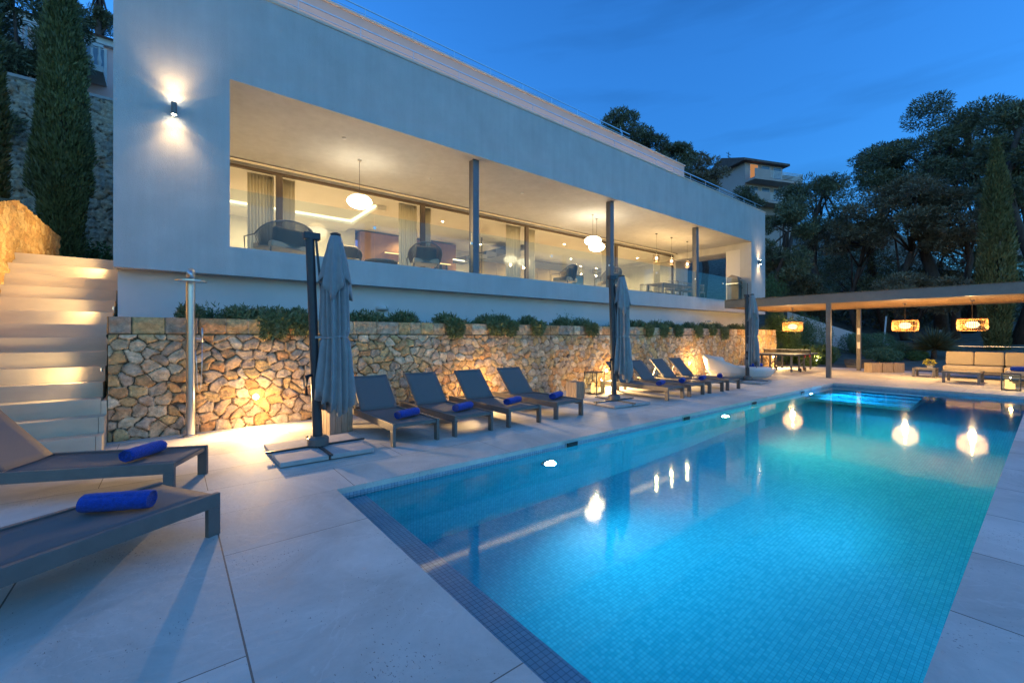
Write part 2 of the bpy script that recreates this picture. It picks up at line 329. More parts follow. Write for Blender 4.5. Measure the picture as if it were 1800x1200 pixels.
# ------------------------------------------------------------------ deck, pool, water
PX0, PX1, PY0, PY1 = 1.267, 16.48, .35, 4.35
WZ = -.10
def deckmat():
    m, n, l, p = nmat('limestone_deck')
    p.inputs['Specular IOR Level'].default_value = .35
    t = n.new('ShaderNodeTexCoord'); mp = n.new('ShaderNodeMapping'); mp.inputs['Location'].default_value = (-.28, -4.352, 0)
    l.new(t.outputs['Object'], mp.inputs[0])
    br = n.new('ShaderNodeTexBrick'); br.inputs['Scale'].default_value = 1; br.inputs['Brick Width'].default_value = 2.0; br.inputs['Row Height'].default_value = .74
    br.inputs['Mortar Size'].default_value = .0034; br.inputs['Mortar Smooth'].default_value = 0; br.offset = .42
    br.inputs['Color1'].default_value = (.0,.0,.0,1); br.inputs['Color2'].default_value = (1,1,1,1); br.inputs['Mortar'].default_value = (.5,.5,.5,1); br.inputs['Bias'].default_value = 0
    # rows run along the pool behind its long edge and across it in front
    sp = n.new('ShaderNodeSeparateXYZ'); l.new(mp.outputs[0], sp.inputs[0])
    cm = n.new('ShaderNodeCombineXYZ')
    yo = n.new('ShaderNodeMath'); yo.operation = 'ADD'; yo.inputs[1].default_value = 1.999; l.new(sp.outputs['Y'], yo.inputs[0])
    xs_ = n.new('ShaderNodeMath'); xs_.operation = 'MULTIPLY'; xs_.inputs[1].default_value = .74/1.02; l.new(sp.outputs['X'], xs_.inputs[0])
    l.new(yo.outputs[0], cm.inputs['X']); l.new(xs_.outputs[0], cm.inputs['Y'])
    lt0 = n.new('ShaderNodeMath'); lt0.operation = 'LESS_THAN'; lt0.inputs[1].default_value = 0; l.new(sp.outputs['Y'], lt0.inputs[0])
    mv0 = n.new('ShaderNodeMix'); mv0.data_type = 'VECTOR'; l.new(lt0.outputs[0], mv0.inputs[0]); l.new(mp.outputs[0], mv0.inputs[4]); l.new(cm.outputs[0], mv0.inputs[5])
    l.new(mv0.outputs[1], br.inputs[0])
    z = n.new('ShaderNodeTexNoise'); z.inputs['Scale'].default_value = 1.1; z.inputs['Detail'].default_value = 10; z.inputs['Roughness'].default_value = .7; z.inputs['Distortion'].default_value = .8
    l.new(t.outputs['Object'], z.inputs[0])
    r = n.new('ShaderNodeValToRGB'); e = r.color_ramp.elements; e[0].position = .28; e[0].color = (.45,.42,.375,1); e[1].position = .72; e[1].color = (.74,.695,.63,1)
    l.new(z.outputs[0], r.inputs[0])
    # slab to slab tone
    mr = n.new('ShaderNodeMapRange'); mr.inputs[3].default_value = .86; mr.inputs[4].default_value = 1.06; l.new(br.outputs[0], mr.inputs[0])
    sc = n.new('ShaderNodeVectorMath'); sc.operation = 'SCALE'; l.new(r.outputs[0], sc.inputs[0]); l.new(mr.outputs[0], sc.inputs['Scale'])
    # light veins
    wv = n.new('ShaderNodeTexNoise'); wv.inputs['Scale'].default_value = .9; wv.inputs['Detail'].default_value = 6; wv.inputs['Distortion'].default_value = 2.5
    l.new(t.outputs['Object'], wv.inputs[0])
    ab = n.new('ShaderNodeMath'); ab.operation = 'SUBTRACT'; ab.inputs[1].default_value = .5; l.new(wv.outputs[0], ab.inputs[0])
    ab2 = n.new('ShaderNodeMath'); ab2.operation = 'ABSOLUTE'; l.new(ab.outputs[0], ab2.inputs[0])
    vr = n.new('ShaderNodeMapRange'); vr.inputs[1].default_value = 0; vr.inputs[2].default_value = .007; vr.inputs[3].default_value = .32; vr.inputs[4].default_value = 0; l.new(ab2.outputs[0], vr.inputs[0])
    mv = n.new('ShaderNodeMix'); mv.data_type = 'RGBA'; mv.inputs[7].default_value = (.70,.66,.62,1); l.new(vr.outputs[0], mv.inputs[0]); l.new(sc.outputs[0], mv.inputs[6])
    # pits, gathered in patches
    pz = n.new('ShaderNodeTexNoise'); pz.inputs['Scale'].default_value = 75; pz.inputs['Detail'].default_value = 3; pz.inputs['Roughness'].default_value = .6
    mp2 = n.new('ShaderNodeMapping'); mp2.inputs['Scale'].default_value = (1,.55,1); l.new(t.outputs['Object'], mp2.inputs[0]); l.new(mp2.outputs[0], pz.inputs[0])
    pp = n.new('ShaderNodeTexNoise'); pp.inputs['Scale'].default_value = 1.7; pp.inputs['Detail'].default_value = 3; l.new(t.outputs['Object'], pp.inputs[0])
    pm = n.new('ShaderNodeMapRange'); pm.inputs[1].default_value = .35; pm.inputs[2].default_value = .7; pm.inputs[3].default_value = .25; pm.inputs[4].default_value = .385; l.new(pp.outputs[0], pm.inputs[0])
    lt = n.new('ShaderNodeMath'); lt.operation = 'LESS_THAN'; l.new(pz.outputs[0], lt.inputs[0]); l.new(pm.outputs[0], lt.inputs[1])
    md = n.new('ShaderNodeMix'); md.data_type = 'RGBA'; md.inputs[7].default_value = (.22,.19,.17,1); l.new(lt.outputs[0], md.inputs[0]); l.new(mv.outputs[2], md.inputs[6])
    mj = n.new('ShaderNodeMix'); mj.data_type = 'RGBA'; mj.inputs[7].default_value = (.16,.14,.12,1); gn = n.new('ShaderNodeNewGeometry'); sg = n.new('ShaderNodeSeparateXYZ'); l.new(gn.outputs['True Normal'], sg.inputs[0])
    fm = n.new('ShaderNodeMath'); fm.operation = 'MULTIPLY'; fm.use_clamp = True; l.new(br.outputs['Fac'], fm.inputs[0]); l.new(sg.outputs['Z'], fm.inputs[1]); l.new(fm.outputs[0], mj.inputs[0]); l.new(md.outputs[2], mj.inputs[6])
    l.new(mj.outputs[2], p.inputs['Base Color'])
    rr = n.new('ShaderNodeMapRange'); rr.inputs[3].default_value = .55; rr.inputs[4].default_value = .8; l.new(z.outputs[0], rr.inputs[0]); l.new(rr.outputs[0], p.inputs['Roughness'])
    h = n.new('ShaderNodeMath'); h.operation = 'ADD'; l.new(lt.outputs[0], h.inputs[0]); l.new(br.outputs['Fac'], h.inputs[1])
    b = n.new('ShaderNodeBump'); b.invert = True; b.inputs['Strength'].default_value = .5; b.inputs['Distance'].default_value = .004; l.new(h.outputs[0], b.inputs['Height'])
    f = n.new('ShaderNodeTexNoise'); f.inputs['Scale'].default_value = 22; f.inputs['Detail'].default_value = 8; l.new(t.outputs['Object'], f.inputs[0])
    b2 = n.new('ShaderNodeBump'); b2.inputs['Strength'].default_value = .25; b2.inputs['Distance'].default_value = .01; l.new(f.outputs[0], b2.inputs['Height']); l.new(b.outputs[0], b2.inputs['Normal'])
    l.new(b2.outputs[0], p.inputs['Normal'])
    return m
m_deck = deckmat()
def mosaicmat(name, c1, c2, grout):
    m, n, l, p = nmat(name); p.inputs['Roughness'].default_value = .65; p.inputs['Specular IOR Level'].default_value = .2
    t = n.new('ShaderNodeTexCoord'); g = n.new('ShaderNodeNewGeometry')
    T = .036
    sc = n.new('ShaderNodeVectorMath'); sc.operation = 'SCALE'; sc.inputs['Scale'].default_value = 1/T; l.new(t.outputs['Object'], sc.inputs[0])
    off = n.new('ShaderNodeVectorMath'); off.operation = 'ADD'; off.inputs[1].default_value = (.37,.29,.5); l.new(sc.outputs[0], off.inputs[0])
    fr = n.new('ShaderNodeVectorMath'); fr.operation = 'FRACTION'; l.new(off.outputs[0], fr.inputs[0])
    fl = n.new('ShaderNodeVectorMath'); fl.operation = 'FLOOR'; l.new(off.outputs[0], fl.inputs[0])
    wn_ = n.new('ShaderNodeTexWhiteNoise'); l.new(fl.outputs[0], wn_.inputs[0])
    sx = n.new('ShaderNodeSeparateXYZ'); l.new(fr.outputs[0], sx.inputs[0]); sn = n.new('ShaderNodeSeparateXYZ'); l.new(g.outputs['Normal'], sn.inputs[0])
    tot = None
    for ax in 'XYZ':
        a = n.new('ShaderNodeMath'); a.operation = 'LESS_THAN'; a.inputs[1].default_value = .10; l.new(sx.outputs[ax], a.inputs[0])
        b = n.new('ShaderNodeMath'); b.operation = 'ABSOLUTE'; l.new(sn.outputs[ax], b.inputs[0])
        c = n.new('ShaderNodeMath'); c.operation = 'LESS_THAN'; c.inputs[1].default_value = .7; l.new(b.outputs[0], c.inputs[0])
        d = n.new('ShaderNodeMath'); d.operation = 'MULTIPLY'; l.new(a.outputs[0], d.inputs[0]); l.new(c.outputs[0], d.inputs[1])
        if tot is None: tot = d
        else:
            e = n.new('ShaderNodeMath'); e.operation = 'MAXIMUM'; l.new(tot.outputs[0], e.inputs[0]); l.new(d.outputs[0], e.inputs[1]); tot = e
    r = n.new('ShaderNodeValToRGB'); r.color_ramp.elements[0].color = (*c1,1); r.color_ramp.elements[1].color = (*c2,1); l.new(wn_.outputs['Value'], r.inputs[0])
    mx = n.new('ShaderNodeMix'); mx.data_type = 'RGBA'; mx.inputs[7].default_value = (*grout,1); l.new(tot.outputs[0], mx.inputs[0]); l.new(r.outputs[0], mx.inputs[6])
    l.new(mx.outputs[2], p.inputs['Base Color'])
    return m
m_mosaic = mosaicmat('pool_mosaic', (.012,.43,.60), (.05,.54,.70), (.005,.29,.45))
m_mosaic_d = mosaicmat('band_mosaic', (.26,.36,.44), (.36,.45,.52), (.10,.14,.18))
def watermat():
    m = bpy.data.materials.new('water'); m.use_nodes = True; n, l = m.node_tree.nodes, m.node_tree.links; n.clear()
    t = n.new('ShaderNodeTexCoord'); z = n.new('ShaderNodeTexNoise'); z.inputs['Scale'].default_value = 1.6; z.inputs['Detail'].default_value = 3; l.new(t.outputs['Object'], z.inputs[0])
    b = n.new('ShaderNodeBump'); b.inputs['Strength'].default_value = .022; b.inputs['Distance'].default_value = .05; l.new(z.outputs[0], b.inputs['Height'])
    fr = n.new('ShaderNodeFresnel'); fr.inputs[0].default_value = 1.33
    rf = n.new('ShaderNodeBsdfRefraction'); rf.inputs['IOR'].default_value = 1.33; rf.inputs['Roughness'].default_value = 0; rf.inputs[0].default_value = (.80,.96,1,1)
    g = n.new('ShaderNodeBsdfGlossy'); g.inputs['Roughness'].default_value = .055; l.new(b.outputs[0], g.inputs['Normal'])
    mx = n.new('ShaderNodeMixShader'); o = n.new('ShaderNodeOutputMaterial')
    l.new(fr.outputs[0], mx.inputs[0]); l.new(rf.outputs[0], mx.inputs[1]); l.new(g.outputs[0], mx.inputs[2]); l.new(mx.outputs[0], o.inputs[0])
    return m
m_water = watermat()
b = MB(); D0 = -.055
for (x0,x1,y0,y1) in ((-14,PX0,-12,8.6),(PX0,PX1,-12,PY0),(PX0,PX1,PY1,8.6),(PX1,24.6,-12,8.6)):
    b.box(x0,x1,y0,y1,D0,0)
tag(b.build('pool_deck', m_deck), 'pale limestone slab deck around the pool', kind='structure')
def floorz(x): return WZ-1.55-.55*min(1, max(0, (x-PX0)/6.5))
b = MB(); bt = D0
# basin walls (inward faces), from under the coping to the floor
bz = WZ-.035
def wallq(b, p, q, z1p, z0p, z1q, z0q): b.add([(*p,z0p),(*q,z0q),(*q,z1q),(*p,z1p)], [(0,1,2,3)])
xs = [PX0, PX0+6.5, PX1]
bb = MB()
for (p, q) in (((PX0,PY0),(PX0,PY1)),((PX0,PY1),(PX1,PY1)),((PX1,PY1),(PX1,PY0)),((PX1,PY0),(PX0,PY0))):
    wallq(bb, p, q, bt, bz, bt, bz)
for y in (PY0, PY1):
    for a, c in ((xs[0],xs[1]),(xs[1],xs[2])): wallq(b, (a,y), (c,y), bz, floorz(a), bz, floorz(c))
wallq(b, (PX0,PY0),(PX0,PY1), bz, floorz(PX0), bz, floorz(PX0)); wallq(b, (PX1,PY0),(PX1,PY1), bz, floorz(PX1), bz, floorz(PX1))
for a, c in ((xs[0],xs[1]),(xs[1],xs[2])):
    b.add([(a,PY0,floorz(a)),(c,PY0,floorz(c)),(c,PY1,floorz(c)),(a,PY1,floorz(a))], [(0,1,2,3)])
for k in range(5):     # entry steps in the far left corner
    b.box(PX1-.5*(k+1), PX1-.5*k-(.0 if k else .002), 2.15, PY1-.002, WZ-1.6, WZ-.2-.22*k)
tag(b.build('pool_basin', m_mosaic), 'turquoise mosaic pool basin with entry steps', kind='structure')
tag(bb.build('pool_waterline_band', m_mosaic_d), 'grey blue mosaic band at the waterline', kind='structure')
b = MB().box(PX0+.002, PX0+.288, PY0+.002, PY1-.002, WZ-.9, WZ-.06)
tag(b.build('pool_ledge', mosaicmat('ledge_mosaic', (.62,.68,.74), (.74,.78,.82), (.30,.35,.40))), 'shallow mosaic ledge along the near end of the pool', kind='structure')
tag(mk('pool_water', [(PX0,PY0,WZ),(PX1,PY0,WZ),(PX1,PY1,WZ),(PX0,PY1,WZ)], [(0,1,2,3)], m_water), 'clear turquoise pool water', kind='structure')
# underwater lamps and black skimmer mouths on the long wall
for i, (x, col, pw, lab) in enumerate(((4.09,(.16,.74,1),88,'bluish lit pool lamp nearest the corner of the near ledge'),
                                  (9.14,(1,1,.52),125,'middle pool lamp, whitish green, below the second black inlet'),
                                  (14.4,(.14,.55,1),150,'blue pool lamp beside the entry steps at the far end'))):
    t = thing('pool_lamp', lab, 'pool lamp', (x, PY1, WZ-.5), 0, 'lamps in the long pool wall')
    MB().tube([(0,0,0),(0,-.03,0)], .12, 20).build('bezel', m_steel, t, True, angle=40)
    MB().tube([(0,-.031,0),(0,-.036,0)], .085, 20).build('lens', m_pool_lens, t)
    lamp('SPOT', (0,-.06,0), pw, col, t, .07, rot=(R(92),0,R(180)), angle=150, blend=.8)
for i, (x, col, pw, lab) in enumerate(((6.2,(.25,.75,1),62,'added unseen pool lamp under the right pool edge, nearer the camera'),(11.6,(.85,1,.6),80,'added unseen pool lamp under the right pool edge, farther away'))):
    t = thing('pool_lamp', lab, 'pool lamp', (x, PY0, WZ-.5), R(180), 'added lamps in the unseen right pool wall')  # lamps added out of view to brighten the basin and the long wall
    MB().tube([(0,0,0),(0,-.03,0)], .12, 20).build('bezel', m_steel, t, True, angle=40)
    MB().tube([(0,-.031,0),(0,-.036,0)], .085, 20).build('lens', m_pool_lens, t)
    lamp('SPOT', (0,-.06,0), pw, col, t, .07, rot=(R(92),0,R(180)), angle=150, blend=.8)
for x, lab in ((4.56,'black pool inlet above the nearest pool lamp'),(7.69,'black pool inlet in the waterline beside the second umbrella'),(10.67,'black pool inlet between the middle and far pool lamps'),(13.8,'black pool inlet next to the far blue pool lamp')):
    t = thing('pool_inlet', lab, 'pool inlet', (x, PY1, -.075), 0, 'black inlets along the waterline')
    MB().box(-.13,.13,-.012,-.001,-.045,.045).build('frame', m_steel, t)
    MB().box(-.11,.11,-.02,-.0125,-.033,.033).build('grille', m_black, t)

# ------------------------------------------------------------------ terrain
def hfun(x, y):
    if x < 24.7 and y < 8.5: return -3.3
    if x < -1.2:
        if y < 11.6: return -3.3 if x > -2.6 else 2.6
        if y < 21.9: return 2.9+max(0, y-15)*.2+.15*math.sin(x*3)*math.sin(y*2)*(y > 15)
        return 10.1+.45*(y-22)
    if x < 24.7 and y < 21: return 0.2
    if x < 24.7: return 6+.5*(y-22)
    h = -.04+.10*max(0, x-32)+.22*max(0, x-70)
    if y > 9: h += .30*(y-9)*min(1,(x-24)/8+.2)
    h = min(h, 34+.02*y)
    if y < 30: h = min(h, 5.0+max(0,y-12)*1.2)
    return h
xs = [-220,-120,-70,-40,-20,-12,-8,-5,-3,-2.61,-2.6,-2,-1.4,-1.2,-1.19]+[0,4,8,12,16,20,24.69,24.7]+list(np.arange(25.5,60,1.5))+[65,70,80,95,120,160,220,320,500]
ys = [-500,-200,-80,-40,-20,-10,-4]+list(np.arange(-2,8.4,1.5))+[8.49,8.5,9,11.59,11.6,13,15,16,17,18,19,20,20.99,21,21.89,21.9]+list(np.arange(23,50,2))+[60,80,110,160,260,500]
V = [(x,y,hfun(x,y)) for y in ys for x in xs]; w = len(xs)
F = [(j*w+i,j*w+i+1,(j+1)*w+i+1,(j+1)*w+i) for j in range(len(ys)-1) for i in range(w-1)]
tag(mk('ground', V, F, m_rock), 'dark rocky garden ground and hillside', kind='structure')

# ------------------------------------------------------------------ leaf helpers
def rdir(n, up=0, rg=RNG):
    d = rg.normal(size=(n,3)); d[:,2] += up; return d/np.linalg.norm(d,axis=1,keepdims=True)
def leafq(P, D, ln, wd, rg=RNG):
    n = len(P); S_ = np.cross(D, rdir(n, 0, rg)); S_ /= np.linalg.norm(S_,axis=1,keepdims=True)+1e-9
    ln = (np.ones(n)*ln)[:,None]*rg.uniform(.6,1.3,(n,1)); wd = (np.ones(n)*wd)[:,None]*rg.uniform(.6,1.3,(n,1))
    a = P-D*ln*.1-S_*wd*.18; b_ = P+D*ln*.45-S_*wd*.5; c = P+D*ln; d = P+D*ln*.45+S_*wd*.5
    return np.stack([a,b_,c,d],1)
def ell(n, c, r, rg=RNG, shell=.45):
    d = rdir(n,0,rg); k = (shell+(1-shell)*rg.uniform(0,1,(n,1))**.5)
    return np.array(c)+d*k*np.array(r), d
def tree_pine(label, px, ytop, ybot, wpx, d, base=None, n=7000, mat=None, leaf=.30, group='pines on the hillside', seed=1, name='pine_tree', flat=1.0, lean=0):
    rg = np.random.default_rng(seed); top = PT(px, d, ytop); bot = PT(px, d, ybot); wr = wpx*d/755/2; hr = (top.z-bot.z)/2
    cx, cyy, cz = top.x, top.y, bot.z+hr
    if base is None: base = hfun(top.x, top.y)
    t = thing(name, label, 'tree', (cx, cyy, base), 0, group)
    off = np.array([cx,cyy,base])
    # limbs then leaf clumps on them
    tb = MB(); H = cz-base
    bend = [Vector((lean*H*.12*math.sin(k/5*2.2+seed), .05*H*math.sin(k*1.3+seed), H*k/5*1.15)) for k in range(6)]
    r0 = max(.12, .022*(H+hr)+.04); tb.tube(bend, [r0*(1-.13*k) for k in range(6)], 8)
    K = int(16+wr*5); Q = []; 
    for k in range(K):
        u = rg.uniform(-.85,.95); th = rg.uniform(0,2*math.pi); rad = wr*math.sqrt(max(.05,1-u*u*flat))*rg.uniform(.35,.88)
        c = np.array([rad*math.cos(th), rad*math.sin(th), H+u*hr*.82])
        cr = rg.uniform(.15,.29)*min(wr, hr*1.3)+.22
        m = int(1.45*n/K*rg.uniform(.6,1.5)*(cr/(.26*min(wr,hr*1.3)+.25))**1.3)
        P, dd = ell(m, c, (cr*1.15,cr*1.15,cr*.62), rg, .35)
        Dv = dd*.7+rdir(m,.5,rg); Dv /= np.linalg.norm(Dv,axis=1,keepdims=True)
        Q.append(leafq(P, Dv, leaf*.92, leaf*.22, rg))
        if k < 14:
            s = bend[random.Random(seed*99+k).randint(2,5)]
            tb.tube([s, Vector((*(c[:2]*.5), (s.z+c[2])*.5+.1)), Vector(c)], [r0*.32, r0*.2, r0*.07], 5)
    Q = np.concatenate(Q)
    tb.build('trunk', m_bark, t, True)
    mkq('crown', Q, mat or m_pine, t, rg.uniform(0,1,len(Q)))
    return t
def cypress(label, px, ytop, d, ybase, wpx, n=12000, leaf=.22, seed=3, base=None, mat=None, group='slender cypresses'):
    rg = np.random.default_rng(seed); top = PT(px,d,ytop); bz_ = PT(px,d,ybase).z if base is None else base
    t = thing('cypress_tree', label, 'tree', (top.x,top.y,bz_), 0, group); H = top.z-bz_; wr = wpx*d/755/2
    MB().tube([(0,0,-.3),(0,0,H*.5),(0,0,H*.9)],[.16,.1,.03],8).build('trunk', m_bark, t, True)
    # vertical plumes
    Q = []
    K = 46
    for k in range(K):
        z0 = rg.uniform(0,.80)**1.0*H; th = rg.uniform(0,6.28)
        env = lambda zz: wr*np.clip(np.minimum(.35+zz/H*2.2, 1.0)*(1-np.clip((zz/H-.35)/.65,0,1)**1.7),.03,1)
        L = rg.uniform(.16,.30)*H; m = n//K
        s = rg.uniform(0,1,m); zz = z0+s*L; zz = np.minimum(zz, H)
        rr = env(zz)*(.80+.14*np.sin(3*th+k)); pr = (.16*wr+.04)*(1-s)**.6+.02
        a = rg.uniform(0,6.28,m); q = np.sqrt(rg.uniform(0,1,m))
        P = np.stack([rr*np.cos(th)*(.75+.25*(1-s))+pr*q*np.cos(a), rr*np.sin(th)*(.75+.25*(1-s))+pr*q*np.sin(a), zz],1)
        D = np.stack([np.cos(th)*.25+.3*np.cos(a), np.sin(th)*.25+.3*np.sin(a), np.ones(m)],1)+rg.normal(size=(m,3))*.22
        D /= np.linalg.norm(D,axis=1,keepdims=True); Q.append(leafq(P,D,leaf,leaf*.28,rg))
    m = n//2; zz = rg.uniform(0,1,m)**.9*H; a = rg.uniform(0,6.28,m)
    env_ = wr*np.clip(np.minimum(.35+zz/H*2.2, 1.0)*(1-np.clip((zz/H-.35)/.65,0,1)**1.7),.03,1)
    P = np.stack([env_*.82*np.cos(a), env_*.82*np.sin(a), zz],1)*1.0; D = np.stack([np.cos(a)*.3,np.sin(a)*.3,np.ones(m)],1)+rg.normal(size=(m,3))*.25
    D /= np.linalg.norm(D,axis=1,keepdims=True); Q.append(leafq(P,D,leaf,leaf*.3,rg))
    Q = np.concatenate(Q); mkq('crown', Q, mat or m_cyp, t, rg.uniform(0,1,len(Q))); return t
def shrub(label, loc, r, n=2500, leaf=.09, mat=None, seed=1, name='shrub', cat='shrub', group=None, droop=0, shell=.5, lump=6, up=.3):
    rg = np.random.default_rng(seed); t = thing(name, label, cat, loc, 0, group)
    Q = []
    for k in range(lump):
        th = rg.uniform(0,6.28); q = rg.uniform(.1,.55)
        c = (r[0]*q*math.cos(th), r[1]*q*math.sin(th), r[2]*rg.uniform(.35,.75)); f = rg.uniform(.45,.62)
        P, dd = ell(n//lump, c, (r[0]*f,r[1]*f,r[2]*f), rg, shell)
        P = P[P[:,2] > -.05 if not droop else P[:,2] > -9]; dd = rdir(len(P), up, rg)
        Q.append(leafq(P, dd, leaf, leaf*.42, rg))
    Q = np.concatenate(Q); mkq('foliage', Q, mat or m_leaf, t, rg.uniform(0,1,len(Q)))
    st = MB()
    for k in range(5):
        th = k*1.3; st.tube([(0,0,-.05),(r[0]*.25*math.cos(th),r[1]*.25*math.sin(th),r[2]*.5),(r[0]*.5*math.cos(th),r[1]*.5*math.sin(th),r[2]*.85)],[.02,.014,.006],5)
    st.build('stem', m_bark, t, True); return t

# ------------------------------------------------------------------ stone wall, planter, kerb
SWY = 8.25
sw = thing('stone_wall', 'long rubble stone retaining wall with square cap stones behind the loungers', 'wall', (0,0,0))
stone_sheet('stone_face', -.69, 22.6, 0, 1.77, .0155, .175, .25, m_stone, lambda u,z,h: (u, SWY-h, z), sw, 4)
stone_sheet('stone_end', 0, .35, 0, 1.77, .02, .24, .25, m_stone, lambda u,z,h: (-.69-h*.4, SWY+u, z), sw, 8)
MB().box(-.686,22.6,SWY+.002,SWY+.34,0.0,1.765).build('wall_core', m_stone_g, sw)
tag(MB().box(-.60,22.55,SWY+.345,9.60,0.05,1.66).build('planter_soil', m_soil), 'dark planter soil on the stone wall', kind='structure')
tag(MB().box(-.70,22.6,SWY-.13,SWY-.05,.0,.012).build('drain_kerb', m_slab), 'narrow pale kerb along the foot of the wall', kind='structure')

# recessed wall spots
for i, (x, z, lab) in enumerate(((1.1,.49,'round wall spot shining in the stone wall left of the first umbrella'),(5.47,.48,'round wall spot seen through the third lounger backrest'),
                 (10.05,.475,'round wall spot glowing beside the second umbrella and lantern'),(14.7,.50,'round wall spot beside the white daybed'),(22.2,.5,'round wall spot under the table tennis table'))):
    t = thing('wall_spot', lab, 'wall light', (x, SWY-.05, z), 0, 'round spots set in the stone wall')
    MB().tube([(0,.02,0),(0,-.012,0)], .05, 20).build('bezel', m_steel, t, True, angle=40)
    MB().tube([(0,-.013,0),(0,-.018,0)], .034, 20).build('lens', m_spot, t)
    lamp('SPOT', (0,-.12,.0), 90, WARM, t, .04, rot=(R(62),0,R(180)), angle=170, blend=.7)
    lamp('POINT', (0,-.30,.02), 3.5, WARM, t, .04)

# ------------------------------------------------------------------ stairs and left wall
st = thing('garden_stairs', 'wide pale limestone stairs climbing beside the white house', 'stairs', (0,0,0))
RZ, TD, Y0 = .21, .272, 7.63
for k in range(14):
    MB().box(-2.155, -.76, Y0+TD*k, Y0+TD*(k+1)+.02 if k < 13 else 15.5, RZ*k-(.02 if k else 0), RZ*(k+1)).build('step', m_stair, st, bevel=.004)
b = MB()
for k in range(14): b.box(-.755,-.70, Y0+TD*k, Y0+TD*(k+1) if k < 13 else 12, 0, min(RZ*(k+1), .6+0*k) if k > 1 else RZ*(k+1))
b.build('stringer', m_stair, st)
# dark recess lamps in the side of the house lighting the treads
for (y, z, px_, pw) in ((8.45,1.02,0,7),(9.6,1.95,0,7),(10.7,2.75,0,7)):
    t = thing('step_light', {8.45:'lowest recessed stair light beside the bottom steps',9.6:'middle recessed stair light beside the stone wall end',10.7:'upper recessed stair light near the top steps'}[y], 'stair light', (-.765 if y < 8.6 else -.73, y, z), 0, 'recessed lights beside the stairs')
    MB().box(-.012,.0,-.06,.06,-.03,.03).build('housing', m_steel, t)
    MB().box(-.016,-.0125,-.05,.05,-.02,.02).build('lens', m_led, t)
    lamp('SPOT', (-.14,0,.02), pw*1.7, (1,.68,.30), t, .08, to=(-1.6,-.1,.05), angle=160, blend=.8)
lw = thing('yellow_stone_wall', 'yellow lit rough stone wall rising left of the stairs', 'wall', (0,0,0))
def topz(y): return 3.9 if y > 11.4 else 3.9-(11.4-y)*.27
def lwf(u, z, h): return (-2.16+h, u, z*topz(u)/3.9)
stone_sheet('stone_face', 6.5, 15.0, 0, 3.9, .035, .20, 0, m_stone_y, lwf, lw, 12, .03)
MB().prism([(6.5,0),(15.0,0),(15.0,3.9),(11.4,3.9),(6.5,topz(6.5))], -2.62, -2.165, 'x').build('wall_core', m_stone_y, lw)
for (y, z, lab) in ((9.75,2.9,'lower recessed side light of the house facing the yellow stone wall'),(12.4,3.75,'upper recessed side light of the house facing the yellow stone wall')):
    t = thing('side_light', lab, 'wall light', (-.722, y, z), 0, 'recessed side lights of the house')
    MB().box(-.012,.0,-.08,.08,-.04,.04).build('housing', m_steel, t); MB().box(-.016,-.0125,-.07,.07,-.03,.03).build('lens', m_led, t)
    lamp('SPOT', (-.06,0,0), 34, WARM, t, .06, to=(-1.5,.1,.12), angle=150, blend=.8)
# upper left: retaining wall, pink house, trees
rw = thing('retaining_wall', 'tall grey rubble retaining wall below the pink house', 'wall', (0,0,0))
stone_sheet('stone_face', -14, 1.5, 2.5, 10.2, .045, .40, 0, m_stone_g, lambda u,z,h: (u, 21.8-h*1.5, z), rw, 21, .06)
MB().box(-14,1.5,21.81,22.2,2.5,10.2).build('wall_core', m_stone_g, rw)
MB().box(-14,1.5,21.70,22.26,10.2,10.30).build('coping', m_slab, rw)
ph = thing('pink_house', 'pale pink villa with white balustrade above the retaining wall', 'house', (0,0,0))
m_pink = pmat('pink_render', (.80,.50,.46), .85, var=.05, scale=1)
MB().box(-16,.9,27,36,9.5,15.0).build('wall', m_pink, ph)
MB().prism([(26.6,15.0),(31.5,16.1),(36.3,15.0)], -16.4, 1.3, 'x').build('roof', pmat('clay_tiles',(.34,.18,.12),.85,var=.3,scale=6,bump=.5), ph)
MB().box(-16.3,1.2,26.8,26.999,14.72,14.99).build('cornice', m_plaster2, ph)
MB().box(-8,-2.3,25.6,26.99,12.9,13.15).build('balcony', m_plaster2, ph)
b = MB().box(-8,-2.3,25.6,25.72,13.95,14.08)
for k in range(24): b.lathe([(.04,0),(.08,.2),(.04,.5),(.05,.8)], 8, (-7.9+k*.238,25.66,13.15))
b.build('balustrade', m_plaster2, ph)
m_pane = pmat('dusk_window', (.10,.16,.22), .1, var=.1)
for x in (-6,-3.4,-12): 
    w_ = MB().box(x,x+1.1,26.93,26.995,13.2,14.6).build('window', m_plaster2, ph); MB().box(x+.1,x+1.0,26.9,26.925,13.3,14.5).build('pane', m_pane, w_)
cypress('tall dark cypress standing left of the house corner', 110, -110, 13, 445, 80, 46000, .15, 5, base=2.9)
cypress('cypress at the very left edge catching yellow light', -24, -90, 11, 460, 50, 11000, .2, 6, base=2.9, mat=leafmat('yellowish_leaves',(.03,.04,.01),(.12,.12,.03)))
tree_pine('dark drooping conifer behind the left cypress', 35, -60, 330, 210, 15.5, 2.9, 26000, m_pine, .22, 'trees by the stairs', 31, 'conifer_tree', .6)
tree_pine('small round tree on the skyline above the pink house', 174, 12, 62, 42, 42, 11, 3500, m_pine, .3, 'trees by the stairs', 32, 'round_tree')
for i,(px,d,y,rx,rz,lab) in enumerate(((25,14,3.0,1.3,2.2,'leafy climber shrub under the conifer'),(165,15,3.0,.7,1.5,'small green shrub right of the tall cypress'),(150,18,3.6,.9,2.9,'ivy covered shrub against the retaining wall'),(188,13.2,2.9,.55,.45,'low plant on the rocks beside the house corner'))):
    p = PT(px,d); shrub(lab, (p.x,p.y,y), (rx,rx,rz), 3800, .12, m_leaf if i else m_hedge, 40+i)

